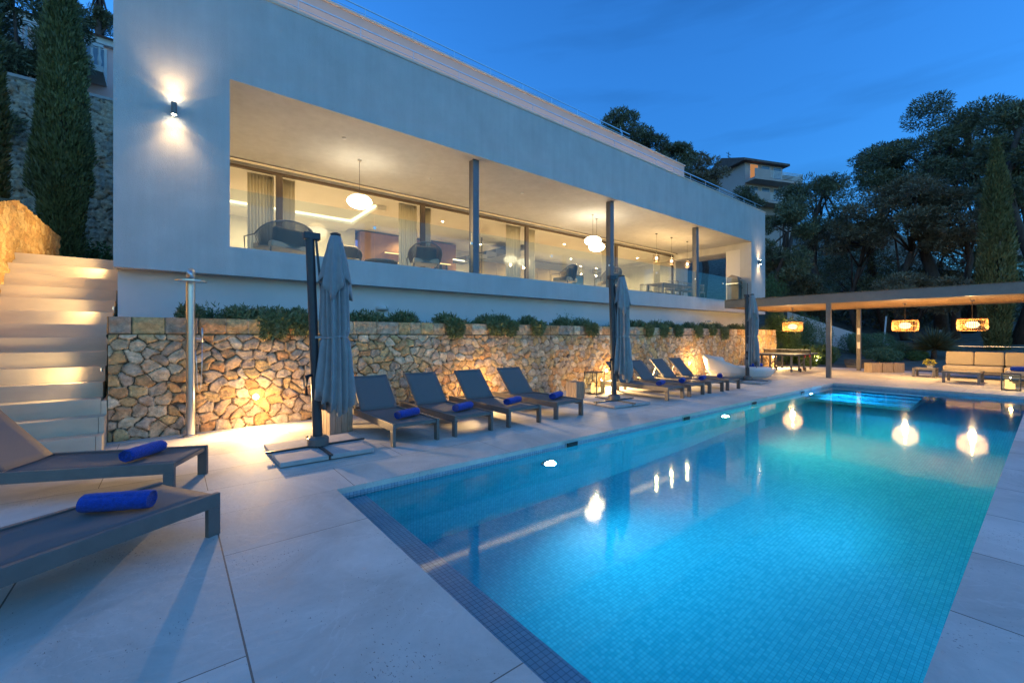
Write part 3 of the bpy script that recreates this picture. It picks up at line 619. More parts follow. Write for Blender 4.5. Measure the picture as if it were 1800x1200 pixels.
# ------------------------------------------------------------------ the house
m_frame = pmat('dark_bronze_frame', (.075,.055,.045), .45, metal=.3)
m_cop = pmat('beige_coping', (.66,.56,.46), .8, var=.08)
HY = 9.3; ZB, ZF, ZC, ZR = 2.60, 3.12, 6.16, 7.87
XL, XO, XQ, XR = -.72, .837, 22.55, 24.18; GY = 13.57
hs_ = thing('modern_house', 'long white modern villa with a recessed lit terrace above the pool', 'house', (0,0,0))
b = MB()
b.box(XL, XO, HY, 20.2, ZB, ZR)                       # left pier / side
b.box(XO, XQ, HY, GY+.12, ZC, ZR)                      # fascia above the terrace
b.box(XQ, XR, HY, 10.55, ZB, ZR); b.box(XQ, XR, 10.55, 20.2, ZC-.35, ZR)
b.box(XQ+.3, XR, GY, 20.2, ZB, ZC-.35)
b.box(XO, XQ, HY, HY+.20, ZB, ZF)                      # parapet band
b.build('facade', m_plaster, hs_)
MB().box(XQ-.005,XQ-.002,HY+.55,10.54,ZF,ZC-.3).build('pier_return', m_plaster2, hs_)
MB().box(XL+.03, XR-.3, HY+.30, 20.1, 0, ZB).build('plinth', m_plaster2, hs_)
MB().box(XO, XQ+.3, HY+.20, 20.1, ZB, ZF-.04).build('terrace_floor', m_plaster2, hs_)
MB().box(XO, XQ, GY+.12, 20.1, ZC-.14, ZR-.02).build('inner_ceiling', m_plaster2, hs_)
MB().box(XO, XQ+.3, 19.6, 20.1, ZF-.04, ZC-.14).build('rear_wall', m_plaster2, hs_)
MB().box(XO, 6.15, 18.5, 18.62, ZF-.04, ZC-.14).build('partition_wall', m_plaster2, hs_)
MB().box(XL-.02, XR+.02, HY-.02, HY+.30, ZR, ZR+.05).build('roof_coping', m_cop, hs_)
MB().box(1, 18.06, 10.3, 18, ZR-.01, 9.1).build('roof_volume', m_pinkwall, hs_)
MB().box(.96, 18.1, 10.26, 18.04, 9.1, 9.15).build('roof_volume_coping', m_cop, hs_)
def rail(x0, x1, y, z0, z1, step, name='roof_railing'):
    b = MB().bar((x0,y,z1),(x1,y,z1),.024,.024)
    if name == 'roof_railing': b.bar((x0,y,(z0+z1)/2),(x1,y,(z0+z1)/2),.012,.012)
    x = x0
    while x <= x1: b.bar((x,y,z0),(x,y,z1),.014,.014); x += step
    b.build(name, m_steel, hs_)
rail(-.5, XR-.05, HY+.12, ZR+.05, ZR+.36, 1.25)
rail(1.2, 14.2, 10.4, 9.15, 9.44, 1.25)
MB().box(1,18.06,10.27,10.298,7.93,7.96).build('roof_light_strip', m_slot, hs_)
lamp('AREA', (9.5,9.75,7.98), 13, (1,.66,.40), hs_, 17, sizey=.06, name='roof_strip_light', rot=(R(125),0,0))
for x in (6.33, 11.98, 17.74):
    b = MB(); w_ = .095
    b.box(x-w_,x+w_,9.60-w_,9.60-w_+.02,ZF-.03,ZC); b.box(x-w_,x+w_,9.60+w_-.02,9.60+w_,ZF-.03,ZC); b.box(x-.08,x-.055,9.60-w_+.02,9.60+w_-.02,ZF-.03,ZC); b.box(x+.055,x+.08,9.60-w_+.02,9.60+w_-.02,ZF-.03,ZC)
    b.build('column', m_grey, hs_)
# glazing: sliding windows
wx = [XO, 2.38, 6.81, 11.53, 17.4, XQ]
for i in range(5):
    a, c = wx[i], wx[i+1]
    f = MB(); f.box(a+.002,a+.09,GY-.05,GY+.05,ZF-.03,ZC-.09); f.box(c-.07,c-.002,GY-.05,GY+.05,ZF-.03,ZC-.09)
    f.box(a+.09,c-.07,GY-.05,GY+.05,ZC-.16,ZC-.09); f.box(a+.09,c-.07,GY-.05,GY+.05,ZF-.03,ZF+.02)
    w_ = f.build('window', m_frame, hs_)
    MB().box(a+.09,c-.07,GY-.012,GY+.012,ZF+.02,ZC-.16).build('pane', m_window, w_)
MB().box(XO,XQ,GY-.30,GY-.27,ZC-.06,ZC-.002).build('slot_cover', m_taupe, hs_)
MB().box(XO,XQ,GY-.20,GY-.17,ZC-.03,ZC-.004).build('light_slot', m_slot, hs_)
lamp('AREA', (11.7,GY-.42,ZC-.03), 30, (1,.66,.27), hs_, 21.4, rot=(0,0,0), sizey=.3, name='slot_light')
# glass balustrade in panels
gb = thing('glass_balustrade', 'frameless glass balustrade along the terrace edge', 'balustrade', (0,0,0))
x = XO+.02; k = 0
edges = [XO+.02, 3.6, 6.2, 9.1, 11.85, 14.7, 17.6, 20.1, XQ-.02]
for a, c in zip(edges[:-1], edges[1:]): MB().box(a+.006,c-.006,HY+.222,HY+.238,ZF-.05,ZF+1.12).build('glass_panel', m_rail, gb)
MB().box(XO+.02,XQ-.02,HY+.212,HY+.248,ZF-.02,ZF+.03).build('base_channel', m_grey, gb)
for x in edges[1:-1]: MB().box(x-.03,x+.03,HY+.215,HY+.245,ZF+.78,ZF+.84).build('clamp', m_steel, gb)

# cove of the living room ceiling
cv = MB()
for (x0,x1,y0,y1) in ((XO,5.55,17.05,17.12),(5.50,5.57,14.6,17.05)): cv.box(x0,x1,y0,y1,ZC-.20,ZC-.142)
cv.build('cove_light', m_led, hs_)
MB().box(XO,5.7,17.13,18.49,ZC-.30,ZC-.142).build('ceiling_drop', m_plaster2, hs_); MB().box(5.58,5.9,14.5,17.12,ZC-.30,ZC-.142).build('ceiling_drop', m_plaster2, hs_)
lamp('AREA', (3.2,16.2,ZC-.35), 75, (1,.68,.34), hs_, 3, sizey=2, name='cove_glow')
# rooms: wood cabinet, niche, kitchen
cab = thing('wood_cabinet', 'dark wood wall cabinet with lit shelves in the living room', 'cabinet', (0,0,0))
MB().box(6.3,11.0,18.3,19.59,ZF,5.95).build('body', m_oak, cab)
for z, xa, xb in ((4.75,7.3,8.3),(5.15,7.3,8.3),(4.60,9.6,10.6),(4.95,9.6,10.6)): 
    MB().box(xa,xb,18.05,18.29,z,z+.04).build('shelf', m_oak, cab); MB().box(xa,xb,18.10,18.13,z-.04,z-.002).build('light_strip', m_slot, cab)
for k in range(3): 
    b = MB().lathe([(.05,0),(.055,.18),(.02,.24),(.02,.32)],10,(9.8+.3*k,18.17,4.641)); tag(b.build('bottle', m_black, None, True), ['left','middle','right'][k]+' dark bottle on the lit shelf of the wood cabinet', 'bottle', 'bottles on the lit shelf')
nb = MB().box(6.155,6.29,18.6,19.59,3.6,5.6); tag(nb.build('niche_glow', emat('violet_glow',(.35,.33,1),.16)), 'violet glowing niche left of the wood cabinet', 'niche')  # glowing box stands for the violet light inside the niche
for i,(x,z,c) in enumerate(((1.55,4.42,(.15,.28,.25)),(2.02,4.42,(.45,.13,.12)),(1.55,3.98,(.45,.42,.22)),(2.02,3.98,(.55,.33,.15)))):
    t = thing('picture', ['small green picture, upper left of the four','small red picture, upper right of the four','small pale yellow picture, lower left of the four','small orange picture, lower right of the four'][i], 'picture', (x,18.49,z), 0, 'framed pictures on the living room wall')
    MB().box(-.17,.17,-.02,0,-.16,.16).build('frame', m_plaster2, t); MB().box(-.14,.14,-.024,-.0205,-.13,.13).build('print', pmat('print_%d'%i, c, .6, var=.5, scale=5), t)
# inner staircase hanging from the ceiling
isx = thing('inner_staircase', 'grey open staircase rising behind the glass with thin metal railing', 'staircase', (0,0,0))
for k in range(7): MB().box(10.4+.55*k,11.0+.55*k,16.4,17.6,ZC-1.25+.17*k-.5*0,ZC-1.05+.17*k).build('step', m_grey, isx)
b = MB()
for k in range(5): b.bar((8.9,15.9,3.35+.22*k),(10.9,15.9,3.2+.22*k),.015)
b.bar((8.9,15.9,3.1),(8.9,15.9,4.3),.03); b.bar((10.9,15.9,3.1),(10.9,15.9,5.9),.03); b.build('railing', m_dark, isx)
cn = thing('console_table', 'low white console against the living room partition', 'console', (0,0,0))
MB().box(2.8,4.9,18.05,18.49,ZF+.25,ZF+.70).build('cabinet', m_white, cn); MB().box(2.75,4.95,18.02,18.49,ZF+.701,ZF+.74).build('worktop', m_oak, cn)
it = thing('indoor_dining_table', 'wooden dining table inside behind the second column', 'dining table', (14.4,15.2,ZF))
MB().box(-1.2,1.2,-.5,.5,.72,.77).build('table_top', m_oak, it)
for sx in (-1.05,1.05):
    for sy in (-.4,.4): MB().box(sx-.04,sx+.04,sy-.04,sy+.04,0,.719).build('leg', m_oak, it)
bw2 = thing('fruit_bowl', 'round bowl on the indoor dining table', 'bowl', (14.3,15.2,ZF+.771)); MB().lathe([(.06,0),(.16,.06),(.20,.11),(.18,.105),(.14,.06),(.04,.02)],20).build('bowl', m_white, bw2, True)
kt = thing('kitchen_island', 'pale kitchen island with worktop deep in the room', 'kitchen island', (0,0,0))
MB().box(14.0,17.0,16.6,17.5,ZF,ZF+.88).build('body', m_plaster2, kt); MB().box(13.95,17.05,16.55,17.55,ZF+.881,ZF+.92).build('worktop', m_white, kt)
tl = thing('tall_cupboard', 'tall pale kitchen cupboards along the rear wall', 'cupboard', (0,0,0))
for k in range(7): MB().box(13+1.0*k,13.98+1.0*k,19.0,19.59,ZF,5.5).build('door', m_cream, tl)
bw = thing('blue_window', 'blue evening window in the rear of the dining room', 'window', (0,0,0))
MB().box(20.2,21.6,19.5,19.59,ZF+.1,5.5).build('frame', m_taupe, bw); MB().box(20.3,21.5,19.47,19.495,ZF+.2,5.4).build('pane', pmat('blue_dusk_pane',(.06,.14,.34),.2,var=.1), bw)
al = thing('arc_floor_lamp', 'thin arched floor lamp in front of the wood cabinet', 'floor lamp', (9.5,15.2,ZF))
MB().tube([(1.0,0,0),(.95,0,.6),(.7,0,1.15),(.2,0,1.45),(-.5,0,1.5)],.018,8).build('arm', m_steel, al, True); MB().tube([(-.5,0,1.49),(0.05,0,1.475)],.03,8).build('head', m_led, al, True)
MB().lathe([(.2,0),(.2,.03),(.02,.04)],16,(1,0,0)).build('foot', m_steel, al)
# curtains gathered beside the frames
cl_ = ['left living room curtain beside the first window post','curtain right of the first window post','curtain left of the second window post','curtain right of the second window post','curtain left of the third window post','curtain right of the third window post','curtain behind the terrace dining post','curtain at the far right of the glazing']
for i,(x0,x1) in enumerate(((1.65,2.30),(2.50,2.85),(6.05,6.72),(6.95,7.25),(10.65,11.4),(11.65,12.2),(16.6,17.2),(21.0,21.6))):
    n_ = 60; V = []; F = []
    for k in range(n_+1):
        x = x0+(x1-x0)*k/n_; y = GY+.22+.028*math.sin(k*.85)+.012*math.sin(k*2.1)
        V += [(x,y,ZF),(x,y+.008,ZC-.15)]
    F = [(2*k,2*k+2,2*k+3,2*k+1) for k in range(n_)]
    o = mk('curtain', V, F, m_curtain, None, True); so = o.modifiers.new('s','SOLIDIFY'); so.thickness = .004
    tag(o, 'cream '+cl_[i], 'curtain', 'cream curtains inside the glazing')
# ceiling downlights
dl = [(x,y) for x in (8.4,12.0,15.2,18.4,21.2) for y in (15.0,17.6)]
for i,(x,y) in enumerate(dl):
    row = 'front row' if y < 16 else 'rear row'; nth = ['first','second','third','fourth','fifth'][i//2]
    t = thing('downlight', '%s ceiling downlight from the left in the %s' % (nth, row), 'downlight', (x,y,ZC-.145), 0, 'recessed downlights in the room ceiling')
    MB().tube([(0,0,0),(0,0,-.012)],.055,14).build('rim', m_plaster2, t); MB().tube([(0,0,-.0125),(0,0,-.016)],.038,14).build('lens', m_spot, t)
    lamp('SPOT', (0,0,-.05), 70, (1,.66,.31), t, .05, angle=150, blend=.6)
# wall sconces, up and down light
for x, z, lab, pw in ((.04,5.32,'dark up and down wall light on the left house pier',1.),(23.35,5.22,'dark up and down wall light on the right house pier',.8)):
    t = thing('wall_sconce', lab, 'wall light', (x,HY,z), 0, 'up and down lights on the house front')
    MB().box(-.02,.02,-.05,-.001,-.03,.03).build('bracket', m_dark, t)
    b = MB(); 
    for s in (0,): b.tube([(0,-.10,-.10),(0,-.10,.10)], .040, 20)
    b.build('body', m_taupe, t, True, angle=40)
    for s in (-1,1):
        MB().tube([(0,-.10,s*.101),(0,-.10,s*.104)],.030,16).build('lens', m_spot, t)
        lamp('SPOT', (0,-.12,s*.13), (2.2 if s > 0 else 2)*pw, (1,.60,.22), t, .03, rot=(R(180-2) if s > 0 else R(2),0,0), angle=138, blend=.45)
        lamp('SPOT', (0,-.20,s*.12), (13 if s > 0 else 12)*pw, (1,.66,.32), t, .04, rot=(R(180-3) if s > 0 else R(3),0,0), angle=96, blend=1, name='beam_light')
# bulkhead lamps on the plinth
for px, lab in ((672,'white oval bulkhead lamp on the blue shaded plinth behind the first umbrella'),(1246,'white oval bulkhead lamp near the right end of the plinth')):
    x = XY(px, HY+.3); t = thing('bulkhead_lamp', lab, 'wall lamp', (x,HY+.299,2.13), 0, 'unlit oval lamps on the plinth')
    MB().lathe([(.02,-.05),(.14,-.045),(.16,0),(.14,.045),(.02,.05)],24,mod=None).build('body', m_plaster2, t, True)
# small details of terrace ceiling
for x,y in ((3.2,10.4),(6.0,11.5),(9.0,10.8)):
    tag(MB().lathe([(.05,0),(.05,-.02),(.02,-.03)],14,(x,y,ZC-.001)).build('smoke_detector', m_plaster2, None), {3.2:'tiny ceiling sensor left of the first white pendant',6.0:'tiny ceiling sensor near the first column',9.0:'tiny ceiling sensor between the first two columns'}[x], 'sensor')

# terrace pendants
def globe_pendant(x, y, z, lab):
    t = thing('globe_pendant', lab, 'pendant lamp', (x,y,z), 0, 'flattened white globe pendants on the terrace')
    MB().lathe([(.02,-.17),(.15,-.155),(.26,-.10),(.32,-.01),(.30,.06),(.22,.13),(.10,.165),(.02,.17)],28).build('globe', m_globe, t, True)
    MB().tube([(0,0,.17),(0,0,ZC-z-.03)],.006,6).build('cord', m_dark, t); MB().tube([(0,0,ZC-z-.04),(0,0,ZC-z-.001)],.05,16).build('ceiling_rose', m_steel, t)
    lamp('POINT', (0,0,-.02), 12 if x < 10 else 8, WARM, t, .33); lamp('POINT', (0,0,-.26), 32 if x < 10 else 19, WARM, t, .07)
globe_pendant(3.92,11.45,5.05,'large white globe pendant hanging alone over the left terrace')
globe_pendant(13.28,11.3,5.03,'lower right globe of the overlapping white pendant pair')
globe_pendant(12.7,11.0,5.14,'upper left globe of the overlapping white pendant pair')
def wire_lamp(x, y, z, lab):
    t = thing('wire_pendant', lab, 'pendant lamp', (x,y,z), 0, 'small wire pendants over the terrace dining table')
    b = MB()
    for k in range(12):
        th = k*math.pi/6; b.tube([(r_*math.cos(th),r_*math.sin(th),zz) for r_,zz in ((.03,.16),(.13,.08),(.16,0),(.13,-.10),(.07,-.15))],.005,4)
    for r_,zz in ((.13,.08),(.16,0),(.13,-.10),(.07,-.15)): b.tube([(r_*math.cos(a),r_*math.sin(a),zz) for a in np.linspace(0,6.283,17)],.005,4,False)
    b.build('shade', m_rope, t); MB().lathe([(.01,-.06),(.05,-.04),(.055,.0),(.03,.06),(.01,.08)],14).build('bulb', m_bulb, t, True)
    MB().tube([(0,0,.15),(0,0,ZC-z-.02)],.005,6).build('cord', m_dark, t); MB().tube([(0,0,ZC-z-.03),(0,0,ZC-z-.001)],.05,14).build('ceiling_rose', m_dark, t)
    lamp('POINT', (0,0,-.20), 13, WARM, t, .05); lamp('POINT', (0,0,.22), 7, WARM, t, .04)
wire_lamp(17.35,11.25,5.03,'left wire pendant of three over the dining table'); wire_lamp(18.6,11.25,5.03,'middle wire pendant of three over the dining table'); wire_lamp(20.0,11.25,5.03,'right wire pendant of three, beside the last column')

# terrace furniture
def rope_chair(lab, loc, rz, w_=.80, h=.86, d=.75, seats=1, name='rope_armchair', cat='armchair', group='rope armchairs on the terrace'):
    t = thing(name, lab, cat, loc, rz, group); b = MB(); rl = MB(); top = []; bot = []
    n_ = 44 if seats == 1 else 80
    for k in range(n_+1):
        a = math.pi*(k/n_)-math.pi*.0; s = math.sin(a)
        x = w_/2*math.cos(a)*1.05; y = d*.5*abs(s)**.7
        hh = h*(.62+.38*abs(s)**.8); top.append((x*1.08,y*1.08,hh)); bot.append((x*.92,y*.85,.34))
    for p, q in zip(bot, top): b.tube([p,q],.0085,4)
    b.build('back_ropes', m_rope, t); rl.tube(top,.017,8); rl.tube(bot,.015,6); rl.tube([top[0],(top[0][0],-d*.45,h*.60),(top[0][0]*.95,-d*.45,0)],.015,8); rl.tube([top[-1],(top[-1][0],-d*.45,h*.60),(top[-1][0]*.95,-d*.45,0)],.015,8)
    rl.build('frame', m_taupe, t, True)
    MB().cbox((0,0,.38),(w_*.86,d*.86,.14)).build('seat_cushion', m_cream, t, bevel=.04)
    MB().cbox((0,d*.30,.60),(w_*.7,.14,.36),rx=-.2).build('back_cushion', m_cream, t, bevel=.05)
    for sx in (-1,1): MB().bar((sx*w_*.42,d*.34,0),(sx*w_*.40,d*.32,.36),.03).build('leg', m_taupe, t)
    return t
rope_chair('wide dark rope sofa at the left end of the terrace', (2.02,10.95,ZF), R(205), 1.2,.92,.8, 2, 'rope_sofa','sofa')
rope_chair('dark rope armchair left of the first column', (5.45,10.7,ZF), R(160))
rope_chair('dark rope armchair between the first and second columns', (11.1,10.9,ZF), R(200), .85,.9)
rope_chair('rope armchair just right of the second column', (13.2,10.6,ZF), R(170), .8,.95)
t = rope_chair('low rope armchair with pale cushions behind the umbrella', (3.7,11.9,ZF), R(180),.7,.72)
rp_ = thing('rope_coffee_table', 'round low rope table between the terrace chairs', 'table', (4.5,11.4,ZF))
MB().lathe([(.36,.0),(.42,.2),(.42,.38)],28).build('base', m_rope, rp_, True, angle=40); MB().lathe([(.44,.381),(.44,.41)],28).build('table_top', m_taupe, rp_)
def sofa_in(lab, loc, rz, L=2.4):
    t = thing('indoor_sofa', lab, 'sofa', loc, rz, 'pale sofas inside the living room')
    MB().box(-L/2,L/2,-.45,.45,.12,.42).build('seat', m_white, t, bevel=.05); MB().box(-L/2,L/2,.30,.5,.43,.82).build('backrest', m_white, t, bevel=.05)
    for s in (-1,1): MB().cbox((s*(L/2+.09),0,.35),(.17,.95,.5)).build('armrest', m_white, t, bevel=.04)
    for s in (-.6,.5): MB().cbox((s*L/2,.18,.62),(.45,.14,.42),rx=-.3,ry=.1).build('cushion', m_cream, t, bevel=.05)
    return t
sofa_in('pale sofa with cushions inside behind the folded first umbrella', (5.2,15.4,ZF), R(180)); sofa_in('curved pale sofa inside near the inner staircase', (9.6,14.9,ZF), R(180), 2.0)
dt = thing('terrace_dining_table', 'long dining table at the right end of the terrace', 'dining table', (18.7,11.3,ZF))
MB().box(-1.5,1.5,-.45,.45,.721,.76).build('table_top', m_taupe, dt, bevel=.005)
for sx in (-1.4,1.4):
    for sy in (-.38,.38): MB().box(sx-.04,sx+.04,sy-.04,sy+.04,0,.719).build('leg', m_taupe, dt)
def dchair():
    t = thing('dining_chair', 'x', 'chair', (0,0,0), 0, 'grey dining chairs round the terrace table')
    MB().box(-.25,.25,-.24,.24,.42,.47).build('seat', m_sling, t, bevel=.015)
    b = MB().tube([(.27*math.cos(a),.02+.26*math.sin(a),.80) for a in np.linspace(-.25,3.39,13)],.014,6)
    for a in np.linspace(0,3.14,13): b.tube([(.25*math.cos(a),.02+.24*math.sin(a),.46),(.27*math.cos(a),.02+.26*math.sin(a),.80)],.006,4)
    b.build('backrest', m_taupe, t)
    for sx in (-.22,.22):
        for sy in (-.2,.2): MB().bar((sx,sy,.42),(sx*1.1,sy*1.1,0),.025).build('leg', m_taupe, t)
    return t
c0 = dchair(); k = 0
for sy, side in ((-1,'near'),(1,'far')):
    for i, x in enumerate((17.6,18.35,19.1,19.85)):
        lb = '%s dining chair from the left on the %s side of the terrace table' % (['first','second','third','fourth'][i], side)
        c = c0 if k == 0 else copy_tree(c0); c.location = (x,11.3+sy*.68,ZF); c.rotation_euler = (0,0,0 if sy > 0 else R(180)); c['label'] = lb; k += 1
gr = thing('barbecue', 'tall covered barbecue with hood at the right end of the terrace', 'barbecue', (21.95,9.85,ZF), R(10))
MB().box(-.30,.30,-.26,.26,.05,.90).build('cabinet', m_taupe, gr, bevel=.01); MB().box(-.44,.44,-.28,.28,.901,.95).build('worktop', m_steel, gr)
MB().prism([(-.28,.965),(.28,.965),(.28,1.25),(.05,1.38),(-.22,1.28)], -.32,.32,'x').build('hood', m_taupe, gr, bevel=.02)
MB().tube([(-.3,-.34,1.1),(.3,-.34,1.1)],.015,8).build('handle', m_steel, gr)
for s in (-.2,.2): MB().tube([(s,-.285,.75),(s,-.31,.75)],.03,12).build('knob', m_black, gr)

# plants on the stone wall
pl = [(335,.35,.18,'small sprig plant right behind the steel shower'),(428,.55,.30,'bushy plant above the wall left of the hanging clump'),(482,.62,.5,'big shrub hanging over the cap stones left of the first umbrella'),(528,.35,.42,'narrow hanging shrub touching the first umbrella pole'),
      (655,.75,.22,'low plant on the wall right of the first umbrella'),(720,.55,.20,'low feathery plant above the wall behind the second lounger'),(795,.6,.5,'hanging shrub above the third lounger'),(868,.65,.42,'hanging shrub above the fourth lounger'),(893,.45,.45,'shrub hanging beside the one above the fourth lounger'),(940,.5,.42,'shrub hanging above the small wooden block'),
      (1000,.45,.22,'low upright plant left of the second umbrella'),(1034,.65,.45,'wide hanging shrub just left of the second umbrella'),(1120,.45,.22,'low plant just right of the second umbrella'),(1135,.4,.48,'thin hanging plant right of the second umbrella'),(1162,.55,.50,'hanging shrub above the fifth lounger'),(1187,.5,.5,'hanging shrub above the sixth lounger'),
      (1222,.5,.5,'hanging shrub above the seventh lounger'),(1247,.45,.42,'hanging shrub left of the last big one'),(1268,.7,.62,'last big hanging shrub left of the third umbrella'),(1300,.6,.3,'low plant behind the third umbrella')]
for i,(px,w_,dr,lab) in enumerate(pl):
    x = XY(px, SWY); rg = np.random.default_rng(100+i); t = thing('hanging_shrub', lab, 'shrub', (x,SWY+.15,1.74), 0, 'shrubs spilling over the stone wall')
    hang = dr > .35; n_ = 2600 if px < 950 else 1900
    m1 = n_//2; P, dd = ell(m1,(0,.12,.06),(w_*.55,.30,.20),rg,.3); P[:,2] = np.abs(P[:,2]); Q = [leafq(P, rdir(m1,.7,rg), .085,.022,rg)]
    if hang:
        m2 = n_; s = rg.uniform(0,1,m2)**.8; th = rg.uniform(-1,1,m2); strand = np.round(th*7)/7
        x_ = w_*.46*(strand*.85+rg.normal(0,.05,m2))*(1-.25*s); L = dr*.8*(.72+.28*np.cos(strand*9+i))
        P = np.stack([x_, -.20-.10*np.sin(s*2.4)+rg.normal(0,.03,m2), .12-s*L],1); D = rdir(m2,-.6,rg); D[:,1] -= .5; D /= np.linalg.norm(D,axis=1,keepdims=True); Q.append(leafq(P,D,.085,.024,rg))
    Q = np.concatenate(Q); mkq('foliage', Q, m_trail, t, rg.uniform(0,1,len(Q)))
rg = np.random.default_rng(77); m1 = 60000
P = np.stack([rg.uniform(.4,22.4,m1), rg.uniform(8.45,9.1,m1), 1.66+np.abs(rg.normal(0,.10,m1))],1)
hgt = .6+.5*np.sin(P[:,0]*2.3)+.4*np.sin(P[:,0]*5.1); P[:,2] = 1.66+(P[:,2]-1.66)*np.clip(hgt,.3,2)
Q = leafq(P, rdir(m1,.9,rg), .10,.02,rg); tag(mkq('planter_greenery', Q, m_hedge, None, rg.uniform(0,1,m1)), 'low green ground cover in the planter', 'plants', kind='stuff')

# ------------------------------------------------------------------ loungers and towels
def make_lounger():
    t = thing('sun_lounger', 'x', 'sun lounger', (0,0,0), 0, 'grey sling sun loungers beside the pool'); Wd, H, L = .70, .31, 1.98; HG = 1.36
    b = MB()
    for x in (0, Wd-.04): b.box(x,x+.04,.0,L,H-.10,H)
    b.box(.042,Wd-.042,.015,.055,H-.055,H-.02); b.box(.042,Wd-.042,L-.06,L-.005,H-.09,H-.03); b.box(.042,Wd-.042,HG-.02,HG+.02,H-.08,H-.03)
    b.build('frame', m_taupe, t, bevel=.003)
    for x in (0, Wd-.04):
        for y in (0, L-.09): MB().box(x,x+.04,y,y+.09,0,H-.1005).build('leg', m_taupe, t, bevel=.003)
    V = []; F = []
    for k in range(13):
        y = .02+(HG-.03)*k/12
        for j in range(7): V.append((.042+(Wd-.084)*j/6, y, H-.012-.012*math.sin(math.pi*j/6)*math.sin(math.pi*k/12)))
    F = [(k*7+j,k*7+j+1,(k+1)*7+j+1,(k+1)*7+j) for k in range(12) for j in range(6)]
    o = mk('seat_sling', V, F, m_sling, t, True); s = o.modifiers.new('s','SOLIDIFY'); s.thickness = .006
    A = R(47); BL = .70
    def bp(u, v, w=0): return (u, HG+v*math.cos(A)-w*math.sin(A), H-.01+v*math.sin(A)+w*math.cos(A))
    V = [bp(.05+(Wd-.10)*j/6, BL*k/8, .004-.014*math.sin(math.pi*j/6)) for k in range(9) for j in range(7)]
    F = [(k*7+j,k*7+j+1,(k+1)*7+j+1,(k+1)*7+j) for k in range(8) for j in range(6)]
    o = mk('backrest', V, F, m_sling, t, True); s = o.modifiers.new('s','SOLIDIFY'); s.thickness = .006
    b = MB()
    for x in (.058, Wd-.058): b.bar(bp(x,0,-.012),bp(x,BL,-.012),.026,.022)
    b.bar(bp(.055,BL,-.012),bp(Wd-.055,BL,-.012),.026,.022); b.build('backrest_frame', m_taupe, o)
    b = MB()
    for x in (.08, Wd-.08): b.bar(bp(x,BL*.62,-.03),(x,L-.18,H-.06),.018,.012)
    b.bar((.08,L-.18,H-.06),(Wd-.08,L-.18,H-.06),.016); b.build('strut', m_steel, t)
    return t
def make_towel(L_=.40, r=.068, seed=1):
    rg = random.Random(seed); V = []; F = []; n_ = 40; m_ = 14
    def sect(th): return r*(1+.05*math.cos(th*2+.5))
    for k in range(m_+1):
        u = k/m_; e = 1-.06*abs(2*u-1)**6
        for j in range(n_):
            th = 2*math.pi*j/n_; rr = sect(th)*e*(1+.02*math.sin(k*1.7+j*.9)+.015*rg.uniform(-1,1)); 
            if 5 <= j <= 6: rr *= .93
            V.append((L_*(u-.5), rr*math.cos(th)*1.05, r*.92+rr*math.sin(th)*.92))
    for k in range(m_):
        for j in range(n_): F.append((k*n_+j,k*n_+(j+1)%n_,(k+1)*n_+(j+1)%n_,(k+1)*n_+j))
    # spiral rolled ends: concentric turns stepping in and out
    for side, k0 in ((-1,0),(1,m_*n_)):
        prev = [k0+j for j in range(n_)]
        for q,(f,dx) in enumerate(((.86,.006),(.80,-.012),(.62,.004),(.56,-.012),(.38,.004),(.32,-.010),(.12,.0))):
            cur = []
            for j in range(n_):
                th = 2*math.pi*j/n_; ff = f-.0045*j/4
                V.append((side*(L_*.5+dx), r*ff*math.cos(th), r*.92+r*ff*math.sin(th)*.9)); cur.append(len(V)-1)
            for j in range(n_): F.append((prev[j],prev[(j+1)%n_],cur[(j+1)%n_],cur[j]))
            prev = cur
        F.append(tuple(prev))
    o = mk('rolled_towel', V, F, m_towel, None, True); bm = bmesh.new(); bm.from_mesh(o.data); bmesh.ops.recalc_face_normals(bm, faces=bm.faces); bm.to_mesh(o.data); bm.free()
    return tag(o, 'x', 'towel', 'rolled blue towels on the loungers')
L0 = make_lounger(); T0 = make_towel()
def placeL(x, y, rz, lab, tl, tu, first=[True]):
    o = L0 if first[0] else copy_tree(L0); w_ = T0 if first[0] else T0.copy()
    if not first[0]: C.objects.link(w_)
    first[0] = False
    o.location = (x,y,0); o.rotation_euler = (0,0,rz); o['label'] = lab
    M = Matrix.Translation((x,y,0)) @ Matrix.Rotation(rz,4,'Z'); p = M @ Vector((tu[0],tu[1],.300)); w_.location = p; w_.rotation_euler = (0,0,rz+tu[2]); w_['label'] = tl
ords = ['first','second','third','fourth','fifth','sixth','seventh','eighth']
near = ['right beside the first umbrella','second to the right of the first umbrella','with a wall spot shining through its backrest','left of the small wooden block','right behind the second umbrella','second right of the second umbrella','second left of the white daybed','nearest the white daybed']
for i, (x, a) in enumerate(((2.33,0),(3.29,0),(4.31,-.5),(5.39,.5),(8.95,0),(9.93,.6),(10.93,-.6),(11.92,0))):
    placeL(x, 5.5, R(a), 'grey sling sun lounger by the stone wall, '+near[i], 'rolled blue towel on the lounger '+near[i], (.40 if i < 4 else .36,.42,R(22+5*math.sin(i*3))))
# the two near the camera: local x runs across the width, y from foot to head
placeL(.295+0, 3.94, math.atan2(-.52,-.85)-R(90), 'large grey sun lounger in the left foreground, nearest the camera', 'rolled blue towel on the nearest foreground lounger', (.36,.42,R(3)))
